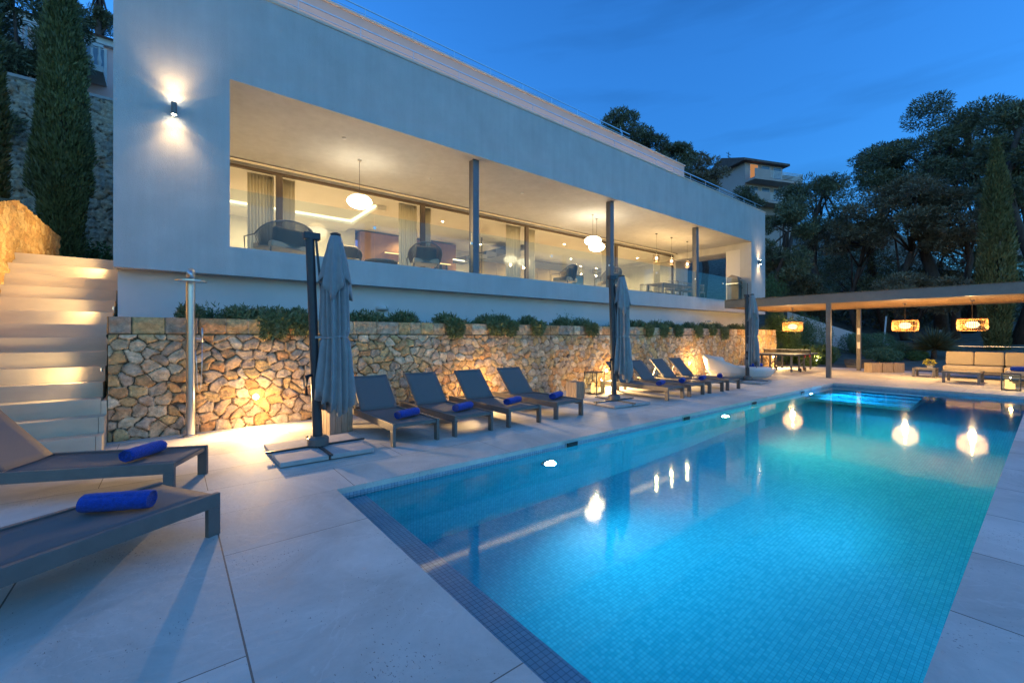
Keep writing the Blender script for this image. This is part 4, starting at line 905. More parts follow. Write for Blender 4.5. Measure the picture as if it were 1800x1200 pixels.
# near corner is at the foot end; the frame runs to the other side, so mirror by shifting along the width
o_ = [o for o in C.objects if o.get('label','').startswith('large grey')][0]
placeL(.02, 5.11, 0, 'grey sun lounger in the left foreground with raised backrest, second from the camera', 'rolled blue towel on the second foreground lounger, nearer the stairs', (.0,.0,0))
def fixL(lab, tlab, corner, width_dir, axis_dir, tu):
    o = [o for o in C.objects if o.get('label','') == lab][0]; w_ = [o for o in C.objects if o.get('label','') == tlab][0]
    ax = Vector((*axis_dir,0)).normalized(); xd = Vector((ax.y,-ax.x,0))   # local x = right of y axis
    c = Vector((*corner,0)); wd = Vector((*width_dir,0)).normalized()
    org = c if xd.dot(wd) > 0 else c+wd*.70
    rz = math.atan2(-ax.x, ax.y); o.location = org; o.rotation_euler = (0,0,rz)
    p = org+xd*tu[0]+ax*tu[1]; w_.location = (p.x,p.y,.300); w_.rotation_euler = (0,0,rz+tu[2])
fixL('large grey sun lounger in the left foreground, nearest the camera','rolled blue towel on the nearest foreground lounger',(.295,3.94),(-.355,.6),(-.85,-.52),(.36,.46,R(32)))
fixL('grey sun lounger in the left foreground with raised backrest, second from the camera','rolled blue towel on the second foreground lounger, nearer the stairs',(.02,5.11),(.31,.63),(-.905,.43),(.35,.42,R(-14)))

# ------------------------------------------------------------------ umbrellas
def umbrella(lab, x, y, cdx, cdy, seed, rz=0):
    rg = random.Random(seed); t = thing('folded_umbrella', lab, 'umbrella', (x,y,0), rz, 'folded grey cantilever umbrellas')
    g = .012
    for i,(a,c) in enumerate(((-1,-1),(0,-1),(-1,0),(0,0))):
        MB().box(a*.55+g, a*.55+.55-g, c*.55+g, c*.55+.55-g, .012, .065).build('base_slab', m_slab, t, bevel=.006)
    MB().box(-.60,.60,-.018,.018,.066,.086).box(-.018,.018,-.60,-.019,.0655,.0855).box(-.018,.018,.019,.60,.0655,.0855).build('base_cross', m_dark, t)
    MB().lathe([(.13,.087),(.13,.17),(.10,.20),(.08,.205)],24).build('base_hub', m_taupe, t, True, angle=40)
    lean = Vector((-.10,.0,0))
    MB().tube([(0,0,.10),Vector((-.035,0,1.0)),Vector((-.10,0,2.76))],[.062,.055,.055],20).build('pole', m_dark, t, True, angle=40)
    MB().cbox((-.08,0,2.78),(.20,.11,.09)).build('pole_head', m_dark, t, bevel=.01)
    MB().bar((-.03,-.02,2.74),(.10,-.03,1.35),.035,.025).build('strut', m_dark, t)
    MB().tube([(-.03,0,1.0),(-.14,-.03,.98),(-.15,-.03,.74)],.028,8).build('crank', m_dark, t, True)
    N = 168; V = []; F = []
    cx, cyy = cdx, cdy
    levels = [(2.80,.02),(2.79,.06),(2.72,.075),(2.5,.105),(2.3,.125),(2.12,.14),(1.95,.145),(1.7,.15),(1.56,.15),(1.48,.14),(1.42,.147),(1.2,.165),(.95,.18),(.75,.19),(.56,.195)]
    nf = 13; ph = rg.uniform(0,6)
    prev = None
    for z, r in levels:
        row = []
        for k in range(N):
            th = 2*math.pi*k/N; q = nf*th+ph+.5*math.sin(2*th+ph)
            fold = (.20*(1-abs(math.sin(q*.5+.25*math.sin(z*2.3+ph)))*2)+.09*math.sin(th*5+z*1.6+ph*2))*min(1,(2.8-z)*1.8)
            pinch = .55 if abs(z-1.48) < .03 else 1
            rr = r*(1+fold*pinch*1.25+.05*math.sin(th*3+z*3+ph)); zz = z
            if z < .8: zz = z+.07*(.5+.5*math.sin(q))*(1 if z < .7 else .5)+.10*math.sin(th*2+ph)*(1 if z < .7 else .5)
            row.append(len(V)); V.append((cx+rr*math.cos(th), cyy+rr*math.sin(th)*.9, zz))
        if prev:
            for k in range(N): F.append((prev[k],prev[(k+1)%N],row[(k+1)%N],row[k]))
        prev = row
    o = mk('canopy', V, F, m_canvas, t, True); s = o.modifiers.new('s','SOLIDIFY'); s.thickness = .004
    # upper vent flap with pointed hem
    V = []; F = []; prev = None
    for z, r in ((2.81,.03),(2.80,.065),(2.70,.09),(2.5,.13),(2.3,.16),(2.2,.175),(2.12,.185)):
        row = []
        for k in range(N):
            th = 2*math.pi*k/N; q = 10*th+ph; fold = .17*(1-abs(math.sin(q*.5))*2)*min(1,(2.8-z)*2.2)
            zz = z-(.05*(1-abs(math.sin(q*.5)))+.13*math.sin(th*3+ph))*max(0,(2.35-z)/.23) if z < 2.35 else z
            rr = r*(1+fold); row.append(len(V)); V.append((cx+rr*math.cos(th), cyy+rr*math.sin(th)*.9, zz))
        if prev:
            for k in range(N): F.append((prev[k],prev[(k+1)%N],row[(k+1)%N],row[k]))
        prev = row
    o = mk('vent_flap', V, F, m_canvas, t, True); s = o.modifiers.new('s','SOLIDIFY'); s.thickness = .004
    MB().lathe([(.05,2.80),(.07,2.83),(.03,2.85)],14,(cx,cyy,0)).build('top_cap', m_dark, t, True)
    b = MB(); b.tube([(cx+.148*math.cos(a),cyy+.135*math.sin(a),1.48+.01*math.sin(a*3)) for a in np.linspace(0,6.283,33)],.012,6,False); b.bar((cx-.14,cyy-.02,1.48),(-.09,-.02,1.48),.012,.03); b.build('tie_strap', m_canvas, t)
    return t
umbrella('folded grey cantilever umbrella nearest the camera, beside the first lounger', 1.5, 5.95, .19, -.10, 3)
umbrella('folded grey umbrella standing between the two rows of loungers', 7.70, 6.05, .17, -.06, 8, R(-6))
u3 = umbrella('farthest folded umbrella in front of the white daybed', 14.62, 6.15, .06, -.12, 15, R(5))
MB().tube([(.0,0,2.8),(.0,0,3.2)],.012,6).build('rod', m_dark, u3)

# shower
sh = thing('garden_shower', 'brushed steel column shower against the left end of the stone wall', 'shower', (.23,8.02,0))
MB().tube([(0,0,.0),(0,0,2.30)],.058,24,).build('column', m_steel, sh, True, angle=40)
MB().lathe([(.095,0),(.095,.02),(.06,.03)],24).build('foot', m_steel, sh)
MB().tube([(0,0,2.30),(0,-.02,2.40),(0,-.09,2.45),(0,-.15,2.42),(0,-.17,2.34)],[.058,.055,.052,.048,.04],16).build('neck', m_steel, sh, True)
MB().lathe([(.02,.02),(.19,.012),(.19,-.008),(.02,-.01)],32,(0,-.14,2.30)).build('shower_head', m_steel, sh)
MB().tube([(.14,-.02,1.62),(.14,-.02,1.40)],.013,8).build('hand_shower', m_steel, sh, True); MB().tube([(.05,0,1.46),(.14,-.02,1.45)],.012,8).build('holder', m_steel, sh)
MB().tube([(.14,-.02,1.40),(.135,-.03,1.0),(.12,-.03,.72),(.10,-.03,.66),(.08,-.03,.74),(.07,-.02,1.1),(.055,0,1.3)],.007,6).build('hose', m_steel, sh, True)
for z in (1.30,1.22): MB().tube([(0,-.055,z),(0,-.085,z)],.018,12).build('knob', m_steel, sh)

# wooden blocks, lantern
def block(lab, x, y, w_, h, rz, seed):
    rg = random.Random(seed); t = thing('wood_block_table', lab, 'side table', (x,y,0), rz, 'solid wooden block tables'); n_ = 4; b = MB()
    for i in range(n_):
        for j in range(n_):
            dx = w_/n_; b.box(-w_/2+i*dx+.002,-w_/2+(i+1)*dx-.002,-w_/2+j*dx+.002,-w_/2+(j+1)*dx-.002,0,h+rg.uniform(-.006,.006))
    b.build('timbers', m_wood, t, bevel=.006); return t
block('wooden block table behind the first folded umbrella', 2.02,7.0,.38,.42,R(12),2); block('wooden block table between the fourth lounger and the lantern', 7.62,7.15,.32,.40,R(5),4)
def lantern(lab, x, y, w_, h, rz, pw):
    t = thing('candle_lantern', lab, 'lantern', (x,y,0), rz, 'square black candle lanterns'); b = MB(); a = w_/2
    for sx in (-a,a):
        for sy in (-a,a): b.box(sx-.01,sx+.01,sy-.01,sy+.01,.0,h)
    b.build('frame', m_dark, t)
    MB().box(-a+.011,a-.011,-a+.011,a-.011,.02,.035).build('base', m_dark, t); MB().box(-a-.012,a+.012,-a-.012,a+.012,h+.001,h+.022).build('top', m_dark, t)
    g = MB()
    for s in (-1,1): g.box(-a+.012,a-.012,s*(a-.004)-.002,s*(a-.004)+.002,.04,h-.005); g.box(s*(a-.004)-.002,s*(a-.004)+.002,-a+.012,a-.012,.04,h-.005)
    g.build('glass_pane', m_glass, t)
    for i,(cx,cyy,ch) in enumerate(((-.06,.02,.20),(.05,-.04,.15),(.05,.07,.25))): MB().lathe([(.04,.036),(.04,.036+ch*.95),(.03,.036+ch)],16,(cx,cyy,0)).build('candle', m_candle, t, True, angle=40)
    MB().tube([(.05*math.cos(a_),0,h+.03+.05*math.sin(a_)) for a_ in np.linspace(0,3.14,9)],.005,6).build('ring_handle', m_dark, t)
    lamp('POINT', (0,0,.33), pw, AMB, t, .03)
lantern('tall black candle lantern left of the second umbrella', 8.57,7.37,.36,.55,R(8),5); lantern('black candle lantern in front of the outdoor sofa', 18.1,.72,.34,.44,R(4),5)

# ------------------------------------------------------------------ daybed
db = thing('round_daybed', 'white boat shaped daybed with a raised round back', 'daybed', (15.35,6.75,0), R(-38))
V = []; F = []; N = 64
def dbr(th, f): return (1.17*math.cos(th)*f, .78*math.sin(th)*f)
def rim(th): 
    c = -math.cos(th); return .37+.47*max(0, (c+.15)/1.15)**1.6
rows = []
for f, hf in ((.60,0),(.80,.12),(.93,.45),(1.0,.85),(1.02,1.0),(.97,1.02),(.94,.95),(.90,.55)):
    row = []
    for k in range(N):
        th = 2*math.pi*k/N; x_, y_ = dbr(th, f); row.append(len(V)); V.append((x_,y_,.03+(rim(th)-.03)*hf if hf != .55 else .36))
    rows.append(row)
for a, c in zip(rows[:-1], rows[1:]):
    for k in range(N): F.append((a[k],a[(k+1)%N],c[(k+1)%N],c[k]))
F.append(tuple(rows[0])[::-1]); F.append(tuple(rows[-1]))
mk('shell', V, F, m_shell, db, True)
b = MB()
for z in (.15,.25): b.tube([(1.17*math.cos(a)*(.86+.3*z),.78*math.sin(a)*(.86+.3*z),z) for a in np.linspace(0,6.283,49)],.008,4,False)
b.build('seam', m_slab, db)
b = MB(); b.lathe([(.05,.30),(.86,.30),(.89,.35),(.86,.42),(.6,.445),(.05,.45)],48); 
o = b.build('mattress', m_white, db, True); o.scale = (1.22,.82,1)
o2 = MB().cbox((-.74,0,.60),(.16,.95,.40),ry=-.5).build('back_cushion', m_white, db, bevel=.07)
tw = T0.copy(); C.objects.link(tw); tw.data = T0.data; tw.location = (15.55,6.30,.445); tw.rotation_euler = (0,0,R(-38)); tw.scale = (1.15,1,1)
tag(tw, 'rolled blue towel lying on the white daybed', 'towel'); tw['label'] = 'rolled blue towel lying on the white daybed'
# wine glasses tray behind umbrella
for i in range(3):
    g = MB().lathe([(.04,0),(.005,.01),(.005,.09),(.04,.12),(.045,.2),(.038,.24)],14,(15.05+.12*i,6.75,.451)).build('wine_glass', m_glass, None, True); tag(g, ['left','middle','right'][i]+' clear wine glass standing on the daybed', 'glass', 'wine glasses on the daybed')

# ------------------------------------------------------------------ table tennis
tt = thing('table_tennis_table', 'grey table tennis table with net and wheels under the pergola', 'table tennis table', (0,0,0)); X0,Y0_ = 19.3,6.35
m_tt = pmat('table_board', (.20,.23,.26), .45, var=.05)
MB().box(X0,X0+1.365,Y0_,Y0_+1.525,.735,.76).build('table_top', m_tt, tt); MB().box(X0+1.375,X0+2.74,Y0_,Y0_+1.525,.735,.76).build('table_top', m_tt, tt)
MB().box(X0+.01,X0+2.73,Y0_+.01,Y0_+1.515,.69,.734).build('apron', m_dark, tt)
b = MB().box(X0+1.368,X0+1.372,Y0_-.12,Y0_+1.645,.762,.91); b.build('net', pmat('net_mesh',(.05,.05,.05),.8,alpha=.6), tt)
MB().box(X0+1.362,X0+1.378,Y0_-.12,Y0_+1.645,.911,.925).build('net_tape', m_plaster2, tt)
for s in (-.13,1.645): MB().box(X0+1.355,X0+1.385,Y0_+s-.005,Y0_+s+.015,.70,.925).build('net_post', m_dark, tt)
for x in (X0+.25,X0+1.1,X0+1.64,X0+2.45):
    for y in (Y0_+.2,Y0_+1.3): MB().box(x-.03,x+.03,y-.03,y+.03,.04,.689).build('leg', m_grey, tt)
for x in (X0+1.1,X0+1.64):
    for y in (Y0_+.2,Y0_+1.3): 
        w_ = MB().tube([(x,y-.045,.08),(x,y-.075,.08)],.08,18).build('wheel', m_black, tt)
MB().bar((X0+1.1,Y0_+.2,.25),(X0+1.64,Y0_+.2,.45),.03).bar((X0+1.1,Y0_+1.3,.25),(X0+1.64,Y0_+1.3,.45),.03).build('brace', m_grey, tt)
for x in (X0+1.1,X0+1.64): MB().box(x-.05,x+.05,Y0_-.03,Y0_-.005,.60,.70).build('clamp', pmat('red_plastic',(.45,.03,.02),.4), tt)
bt_ = thing('tennis_bat', 'small bat lying on the table tennis table', 'bat', (X0+1.9,Y0_+.4,.762)); MB().lathe([(.075,0),(.078,.006),(.075,.012)],20).build('blade', m_wood, bt_); MB().box(.07,.17,-.014,.014,0,.018).build('handle', m_wood, bt_)

# ------------------------------------------------------------------ pergola
pg = thing('pergola', 'steel pergola with a reed ceiling over the lounge area', 'pergola', (0,0,0)); A0,A1,B0,B1 = 18.3,23.5,-9,8.62
MB().box(A0,A0+.10,B0,B1,2.66,2.98).box(A0+.10,A1-.10,B1-.10,B1,2.66,2.98).box(A1-.10,A1,B0,B1,2.66,2.98).build('beam', m_taupe, pg)
m_reed = pmat('reed_mat', (.30,.17,.075), .8, var=.45, scale=14, bump=.8, bscale=30, stretch=(.15,6,1))
MB().box(A0+.102,A1-.102,B0,B1-.102,2.67,2.92).build('reed_ceiling', m_reed, pg)
rr_ = random.Random(5)
b = MB(); y = B0
while y < B1: b.bar((A0-.05-rr_.random()*.12,y,2.985+rr_.random()*.015),(A0+.6,y+.01,3.0),.018,.016); y += .06+rr_.random()*.05
b.box(A0+.05,A1,B0,B1,2.982,3.0); b.build('reed_cover', m_reed, pg)
for x,y in ((18.36,4.97),(23.3,5.22),(18.36,-1.2),(23.3,-1.2)): MB().box(x-.07 if x > 20 else 18.302,x+.07 if x > 20 else 18.42,y-.07,y+.07,0,2.659).build('post', m_taupe, pg)
for z in (1.55,.95): tag(MB().box(23.22,23.229,5.16,5.26,z,z+.28).build('wall_switch', m_plaster2, None), {1.55:'white switch box high on the rear pergola post',.95:'white socket low on the rear pergola post'}[z], 'switch')
m_cage = pmat('bamboo_cage', (.50,.27,.09), .6, var=.2, scale=20)
def cage(lab, x, y, z, pw=48):
    t = thing('bamboo_pendant', lab, 'pendant lamp', (x,y,z), 0, 'bamboo lantern pendants under the pergola'); R0, Hh = .36,.19; b = MB(); N = 44
    prof = [(R0*.80,Hh),(R0*.95,Hh*.92),(R0,Hh*.6),(R0,-Hh*.6),(R0*.95,-Hh*.92),(R0*.80,-Hh)]
    for k in range(N):
        th = 2*math.pi*k/N; b.tube([(r_*math.cos(th),r_*math.sin(th),zz) for r_,zz in prof],.0055,4)
    for r_,zz in ((R0*.95,Hh*.95),(R0*.95,-Hh*.95),(R0*.80,Hh),(R0*.80,-Hh),(R0,0)): b.tube([(r_*math.cos(a),r_*math.sin(a),zz) for a in np.linspace(0,6.283,37)],.012 if abs(zz) > .05 else .005,5,False)
    for k in range(6): th = k*math.pi/3; b.bar((0,0,Hh),(R0*.8*math.cos(th),R0*.8*math.sin(th),Hh),.008)
    b.build('cage', m_cage, t)
    MB().lathe([(.03,-.11),(.12,-.09),(.18,0),(.12,.09),(.03,.11)],24).build('globe', m_globe2, t, True)
    MB().tube([(0,0,Hh),(0,0,2.67-z)],.008,6).build('cord', m_rope, t); MB().tube([(0,0,2.62-z),(0,0,2.669-z)],.05,12).build('ceiling_rose', m_steel, t)
    lamp('POINT', (0,0,-.15), 3.2, WARM, t, .02); lamp('POINT', (0,0,.15), 3.2, WARM, t, .02); lamp('POINT', (0,0,0), pw*.14, WARM, t, .34); lamp('POINT', (0,0,-.27), pw*.75, WARM, t, .07)
m_globe2 = emat('lit_paper_globe', (1,.70,.34), .75)
cage('bamboo lantern pendant left of the front pergola post',20.5,6.82,1.88); cage('middle bamboo lantern pendant right of the pergola posts',20.5,3.28,1.86); cage('bamboo lantern pendant above the outdoor sofa',20.5,1.64,1.86)

# ------------------------------------------------------------------ lounge under the pergola
sf = thing('outdoor_sofa', 'beige cushioned outdoor sofa with dark frame under the pergola', 'sofa', (0,0,0))
def cush(x0,x1,y0,y1,z0,z1,name,m=m_cream,ry=0):
    o = MB().cbox(((x0+x1)/2,(y0+y1)/2,(z0+z1)/2),(x1-x0,y1-y0,z1-z0),ry=ry).build(name, m, sf, bevel=.05); return o
MB().box(21.75,22.75,-2.0,2.5,.18,.24).box(22.70,22.75,-2.0,2.5,.24,.75).build('frame', m_taupe, sf)
for y in (2.4,-.2): 
    for x in (21.8,22.65): MB().box(x,x+.05,y,y+.05,0,.179).build('leg', m_taupe, sf)
for k in range(6): 
    y1 = 2.46-.72*k; cush(22.38,22.60,y1-.70,y1,.44,.92,'back_cushion',ry=.12)
for k in range(3): y1 = 2.48-1.46*k; cush(21.74,22.5,y1-1.44,y1,.245,.43,'seat_cushion')
ch_ = thing('chaise_module', 'beige topped chaise reaching forward from the sofa', 'chaise', (0,0,0))
MB().box(19.3,21.7,-.4,.92,.24,.30).build('frame', m_taupe, ch_)
for x in (19.32,21.6):
    for y in (.84,-.38): MB().box(x,x+.06,y,y+.06,0,.239).build('leg', m_taupe, ch_)
MB().cbox((20.5,.26,.38),(2.38,1.28,.14)).build('cushion', m_cream, ch_, bevel=.04)
tag(MB().cbox((19.75,.25,.52),(.55,1.1,.13)).build('folded_blanket', m_towel, None, bevel=.05), 'dark blue folded blanket on the chaise', 'blanket')
def ltable(lab, x0,x1,y0,y1,h, top):
    t = thing('low_table', lab, 'table', ((x0+x1)/2,(y0+y1)/2,0)); a,c = (x1-x0)/2,(y1-y0)/2
    MB().box(-a,a,-c,-c+.06,h-.06,h).box(-a,a,c-.06,c,h-.06,h).box(-a,-a+.06,-c+.061,c-.061,h-.06,h).box(a-.06,a,-c+.061,c-.061,h-.06,h).build('frame', m_taupe, t)
    MB().box(-a+.061,a-.061,-c+.061,c-.061,h-.04,h-.01).build('table_top', top, t)
    for sx in (-a,a-.07):
        for sy in (-c,c-.07): MB().box(sx,sx+.07,sy,sy+.07,0,h-.061).build('leg', m_taupe, t)
    return t
ltable('low dark coffee table in front of the outdoor sofa',19.4,20.55,1.38,2.22,.37,pmat('stone_top',(.35,.30,.24),.25,var=.1)); ltable('small low table with yellow flowers left of the sofa',21.2,21.95,2.6,3.2,.33,m_slab)
fp = thing('flower_pot', 'small pot of yellow flowers on the low table', 'flower pot', (21.6,2.78,.325)); MB().lathe([(.07,0),(.10,.12),(.09,.13)],16).build('pot', m_slab, fp)
rg = np.random.default_rng(9); P,dd = ell(260,(0,0,.20),(.17,.17,.10),rg,.3); mkq('blossoms', leafq(P,dd,.05,.04,rg), m_yel, fp, rg.uniform(0,1,len(P)))
for k in range(3):
    t = thing('wood_stool', ['left','middle','right'][k]+' stool of the three square wooden stools before the hedge', 'stool', (*PT(1534.5+19.6*k,17.7)[:2],0), R(-38.4), 'square wooden stools in a row')
    MB().cbox((0,0,.185),(.43,.38,.37)).build('block', m_wood, t, bevel=.012); MB().cbox((0,0,.377),(.41,.36,.012)).build('top_board', m_wood, t)
gf = thing('glass_fence', 'clear glass fence behind the outdoor sofa', 'fence', (0,0,0))
for k in range(6): MB().box(24.2,24.215,2.3-1.6*(k+1)+.01,2.3-1.6*k-.01,.03,1.08).build('glass_panel', m_rail, gf)
MB().box(24.19,24.225,-7.3,2.3,1.081,1.10).build('handrail', m_steel, gf); MB().box(24.19,24.225,-7.3,2.3,0.0,.029).build('base_channel', m_grey, gf)

# ------------------------------------------------------------------ garden beyond
rmp = thing('ramp_wall', 'pale rendered garden wall sloping down behind the hedges', 'wall', (0,0,0)); a = PT(1385,33,548); c = PT(1650,27,632)
b = MB(); n_ = Vector((c.y-a.y,a.x-c.x,0)).normalized()*.15
b.add([(a.x-n_.x,a.y-n_.y,-1.5),(c.x-n_.x,c.y-n_.y,-1.5),(c.x-n_.x,c.y-n_.y,c.z),(a.x-n_.x,a.y-n_.y,a.z),(a.x+n_.x,a.y+n_.y,-1.5),(c.x+n_.x,c.y+n_.y,-1.5),(c.x+n_.x,c.y+n_.y,c.z),(a.x+n_.x,a.y+n_.y,a.z)],[(0,1,2,3),(7,6,5,4),(0,4,5,1),(1,5,6,2),(2,6,7,3),(3,7,4,0)])
b.build('wall', m_plaster2, rmp)
for px,y0,y1,lab in ((1552,590,556,'thin pale pole leaning behind the middle pendant'),(1647,605,580,'thin pale pole behind the agave plant')):
    p = PT(px,30,y0); q = PT(px+6,30,y1); t = tag(MB().tube([(p.x,p.y,p.z-1.2),q],.05,8).build('pole', m_plaster2, None, True), lab, 'pole', 'thin garden poles')
hedges = [(1555,25.0,2.1,1.0,.72,'low clipped hedge behind the wooden stools'),(1545,27.5,2.3,1.3,1.15,'rounded hedge mound behind the rear pergola post'),(1500,29.0,1.6,1.2,1.2,'dark round shrub between the pergola posts'),
          (1425,27,2.0,1.6,2.1,'dark rounded shrub left of the front pergola post'),(1612,24.9,1.0,.6,.45,'low leafy clump left of the sofa'),(1440,23.5,1.2,.9,.8,'leafy plants lit yellow behind the table tennis table'),(1590,26.2,1.3,1.1,.75,'small hedge mound beside the ramp wall')]
for i,(px,d,rx,ry,rz,lab) in enumerate(hedges):
    p = PT(px,d); 
    if p.x < 24.8: p.x = 24.9+rx*.4
    shrub(lab, (p.x,p.y,max(-.05,hfun(p.x,p.y)-.05)), (rx,ry,rz), 7000, .09, m_hedge if i not in (4,5) else m_leaf, 60+i, 'hedge_shrub', group='clipped shrubs beyond the pergola', lump=9, shell=.75)
def wallshrub(px, Y, z, r, lab, n=5000, mat=None, sd=0):
    x = XY(px,Y); shrub(lab, (x,Y,z), r, n, .10, mat or m_leaf, 200+int(px)+sd, group='lit shrubs at the end of the stone wall', lump=8)
wallshrub(1368,9.0,1.3,(1.1,.6,1.5),'lit green shrub rising above the end of the stone wall'); wallshrub(1385,8.4,.0,(.9,.5,2.0),'climber covering the end of the stone wall',6000)
wallshrub(1410,9.6,.3,(1.3,.8,2.2),'tall shrub behind the left bamboo pendant'); wallshrub(1352,13,3.3,(1.8,1.2,2.3),'bright green bush beside the right end of the house',6000)
for i,(px,lab) in enumerate(((1425,'leafy plant lit from below right of the table tennis table'),(1445,'strappy plant beside the front pergola post'),(1405,'yellow lit leafy plant under the table tennis table'))):
    x = XY(px,7.5+.3*i); shrub(lab,(max(x,24.8),7.5+.3*i,0),(.7,.6,.75),1500,.22,m_leaf,300+i,'strap_leaf_plant','plant','strap leaved plants by the path',lump=4,up=1.2)
ag = thing('agave_plant', 'large spiky rosette plant left of the sofa', 'plant', (*PT(1642,24.6)[:2], 0))
rg = np.random.default_rng(3); P = rdir(900,.35,rg); P = P[P[:,2] > -.25]; base_ = P*.12+np.array([0,0,.80]); Q = leafq(base_, P, 1.05, .06, rg); mkq('leaves', Q, leafmat('agave_leaves',(.05,.06,.03),(.22,.21,.10)), ag, rg.uniform(0,1,len(Q)))
MB().tube([(0,0,-.1),(0,0,.85)],[.14,.12],10).build('trunk', m_bark, ag, True)
gl = thing('garden_spot', 'small garden spot lighting the plants behind the table tennis table', 'garden light', (24.75,7.2,0)); MB().tube([(0,0,0),(0,0,.3)],.02,8).build('stake', m_dark, gl); MB().tube([(0,0,.30),(0,0,.38)],.04,12).build('head', m_spot, gl)
lamp('POINT', (-.15,0,.5), 14, WARM, gl, .05); lamp('POINT', (.2,1.2,1.9), 12, WARM, gl, .1, name='garden_bulb')
for k in range(5):
    p = Vector((24.9+.9*k, 5.4+.25*k, .0+.055*k)); tag(MB().cbox((0,0,0),(.5,1.2,.07),rz=.2*math.sin(k*2)).build('stepping_stone', m_rock, None, bevel=.02), ['lowest','second','third','fourth','topmost'][k]+' flat stone step of the garden path between the posts', 'stepping stone', 'stone steps of the garden path').location = p

# far house on the hill
fh = thing('hillside_house', 'grey apartment villa with balconies and chimneys high on the hill', 'house', (*PT(1322,62)[:2], 0), R(-22)); 
m_fh = pmat('pale_house_wall', (.50,.40,.36), .85, var=.08, scale=.5); m_roof = pmat('dark_tiles', (.13,.10,.09), .9, var=.2, scale=2)
zb = PT(1322,62,372).z
fh.scale = (.85,.85,1)
MB().box(-4.5,3.2,-3,5,zb-6,zb+5.8).build('wall', m_fh, fh); MB().box(3.2,8.2,-.5,5,zb-6,zb+5.2).build('side_wall', m_fh, fh)
rf = MB().prism([(-3.8,5.7),(-3.8,6.0),(1.0,7.5),(5.8,6.0),(5.8,5.7)], -5.4,3.9,'x'); rf.v = [Vector((v.x,v.y,v.z+zb)) for v in rf.v]; rf = rf.build('roof', m_roof, fh)
r2 = MB().prism([(-1.2,5.2),(-1.2,5.45),(2.3,6.6),(5.6,5.4),(5.6,5.2)], 3.91,9,'x'); r2.v = [Vector((v.x,v.y,v.z+zb)) for v in r2.v]; r2.build('side_roof', m_roof, fh)
for x,y in ((.5,1.2),(6,2.3)): MB().box(x,x+.9,y,y+.9,zb+6.2,zb+7.9).box(x-.1,x+1,y-.1,y+1,zb+7.95,zb+8.1).build('chimney', m_fh, rf)
for lv, z in enumerate((0.2,3.2)):
    MB().box(-4.5,5.2,-5.0,-3.01,zb+z-.3,zb+z).build('balcony', m_fh, fh)
    b = MB()
    for k in range(6): b.box(-1.5,5.2,-5.0,-4.96,zb+z+.12+k*.17,zb+z+.2+k*.17)
    b.box(5.16,5.2,-4.95,-3.0,zb+z+.1,zb+z+1.1); b.build('balcony_railing', m_plaster2, fh); MB().box(-4.5,-1.51,-5.0,-4.9,zb+z,zb+z+1.1).build('balcony_parapet', m_fh, fh)
    for x in (-3.6,-1.2,1.2):
        w_ = MB().box(x,x+1.7,-3.06,-3.005,zb+z+.05,zb+z+2.4).build('window', m_plaster2, fh); MB().box(x+.1,x+1.6,-3.10,-3.065,zb+z+.15,zb+z+2.3).build('pane', m_pane if not (lv and x < -3) else emat('warm_room',(1,.45,.18),.12), w_)
for x in (4,5.6): w_ = MB().box(x,x+1.2,-.56,-.505,zb+3.2,zb+4.9).build('window', m_plaster2, fh); MB().box(x+.1,x+1.1,-.6,-.565,zb+3.3,zb+4.8).build('pane', m_pane, w_)
ta = tag(MB().bar((0,0,0),(0,0,2.2),.07).bar((-.7,0,1.9),(.7,0,1.9),.05).bar((-.5,0,1.5),(.5,0,1.5),.05).build('roof_antenna', m_dark, None), 'thin aerial on the roof of the hillside house', 'antenna'); ta.location = PT(1281,62,282) - Vector((0,0,1))
p = PT(1787,55,416); lh = thing('far_lit_house', 'small far house behind the cypress with a lit lamp', 'house', p); MB().box(-3,3,-2,2,-3,.8).build('wall', m_fh, lh); MB().box(-3.3,3.3,-2.4,2.3,.81,1.1).build('roof', m_plaster2, lh)

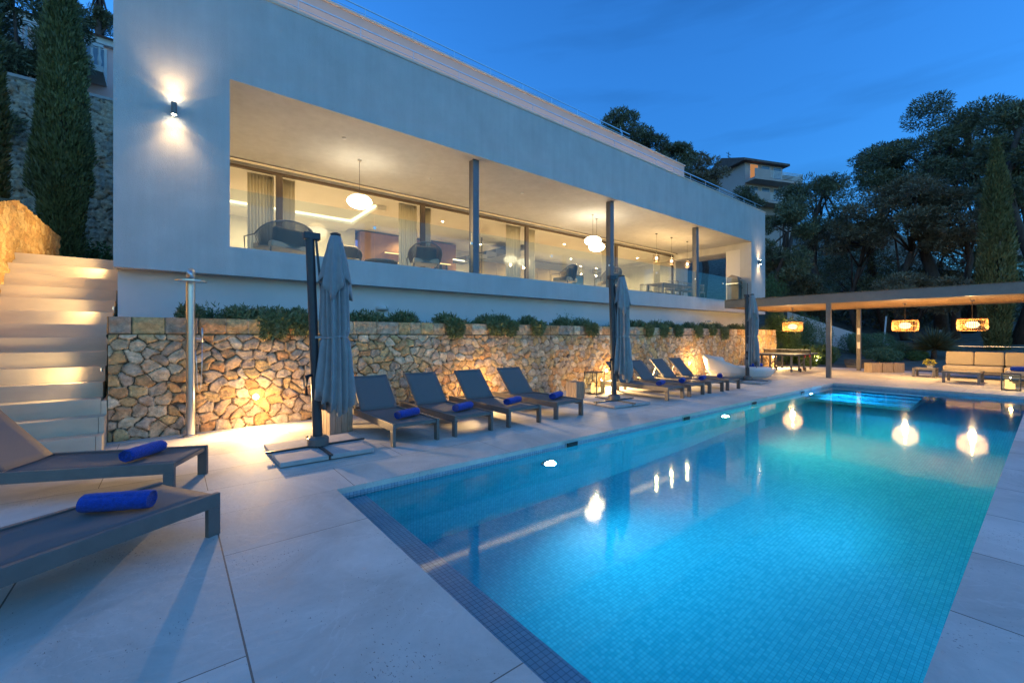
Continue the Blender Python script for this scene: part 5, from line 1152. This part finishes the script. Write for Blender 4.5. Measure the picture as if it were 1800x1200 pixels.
# trees on the right and behind
T_ = [ # px, ytop, ybot, w, d, n, mat, label
 (1640,168,390,190,34,26000,m_pine,'highest pine crown in the right group, left of the gap in the skyline'),
 (1548,243,345,90,38,8000,m_pine,'smaller pine with round crown left of the highest pine'),
 (1590,315,430,190,33,14000,m_pine2,'broad olive toned pine below the highest crown'),
 (1690,330,450,150,31,12000,m_pine2,'brownish pine crown left of the slim cypress'),
 (1722,190,330,150,33,13000,m_pine,'pine crown between the highest pine and the picture edge'),
 (1795,162,400,130,27,15000,m_pine,'tall pine at the right edge of the picture'),
 (1440,305,430,130,38,11000,m_pine,'pine crown right of the hillside house'),
 (1372,345,520,95,33,11000,m_pine,'dark pine just right of the house end'),
 (1505,385,450,170,36,8000,m_pine2,'low wide pine branch mass above the gap of sky'),
 (1612,480,560,170,30,9000,m_pine2,'brownish lower pine above the pergola roof'),
 (1700,475,570,110,36,7000,m_under,'dark low tree left of the slim cypress'),
 (1412,480,565,90,34,6000,m_under,'dark low tree above the left part of the pergola'),
 (1655,405,525,170,36,11000,m_pine2,'mid height pine mass between the trunks, left of the slim cypress'),
 (1505,440,545,150,38,8000,m_pine,'mid height pine mass behind the two pergola posts'),
 (1765,420,545,110,31,8000,m_pine,'lower pine mass at the right edge behind the slim cypress'),
 (1088,188,300,78,36,7000,m_pine,'tall pine rising behind the flat roof, leftmost of the row'),
 (1130,232,310,90,38,7000,m_pine,'pine second in the row behind the roof'),
 (1180,250,330,80,42,6500,m_pine,'pine third in the row behind the roof'),
 (1235,262,350,90,46,7500,m_pine2,'pale topped pine left of the hillside house'),
 (1308,330,385,55,48,3500,m_pine,'small pine in front of the hillside house'),
 (1395,318,380,55,52,3000,m_pine,'small pine on the skyline right of the hillside house')]
for i,(px,yt,yb,w_,d,n_,mt,lab) in enumerate(T_):
    p = PT(px,d); base = min(hfun(p.x,p.y), PT(px,d,yb).z-1.0)
    tree_pine(lab, px, yt, yb, w_, d, base, n_, mt, .30 if d < 40 else .36, 'pines on the hillside', 400+i, lean=.6)
cypress('slim cypress standing beyond the pergola at the right', 1750, 250, 26, 620, 54, 24000, .26, 17, base=-.2, mat=leafmat('cypress_olive',(.06,.06,.02),(.27,.25,.09)), group='slender cypresses')
# undergrowth masses
rg = np.random.default_rng(55); Ps = []
for k in range(420):
    px = rg.uniform(1330,2300); d = rg.uniform(38,80); p = PT(px,d); 
    if p.x < 29 : continue
    h0 = hfun(p.x,p.y); r_ = rg.uniform(1.0,2.6); m = int(170*r_)
    q, dd = ell(m,(p.x,p.y,h0+r_*.6),(r_*1.3,r_*1.3,r_*.9*(1 if px < 1420 or px > 1500 else .6)),rg,.5); Ps.append(q)
Ps = np.concatenate(Ps); Q = leafq(Ps, rdir(len(Ps),.4,rg), .34,.15,rg); tag(mkq('undergrowth', Q, m_under, None, rg.uniform(0,1,len(Q))), 'dark undergrowth covering the hillside', 'undergrowth', kind='stuff')
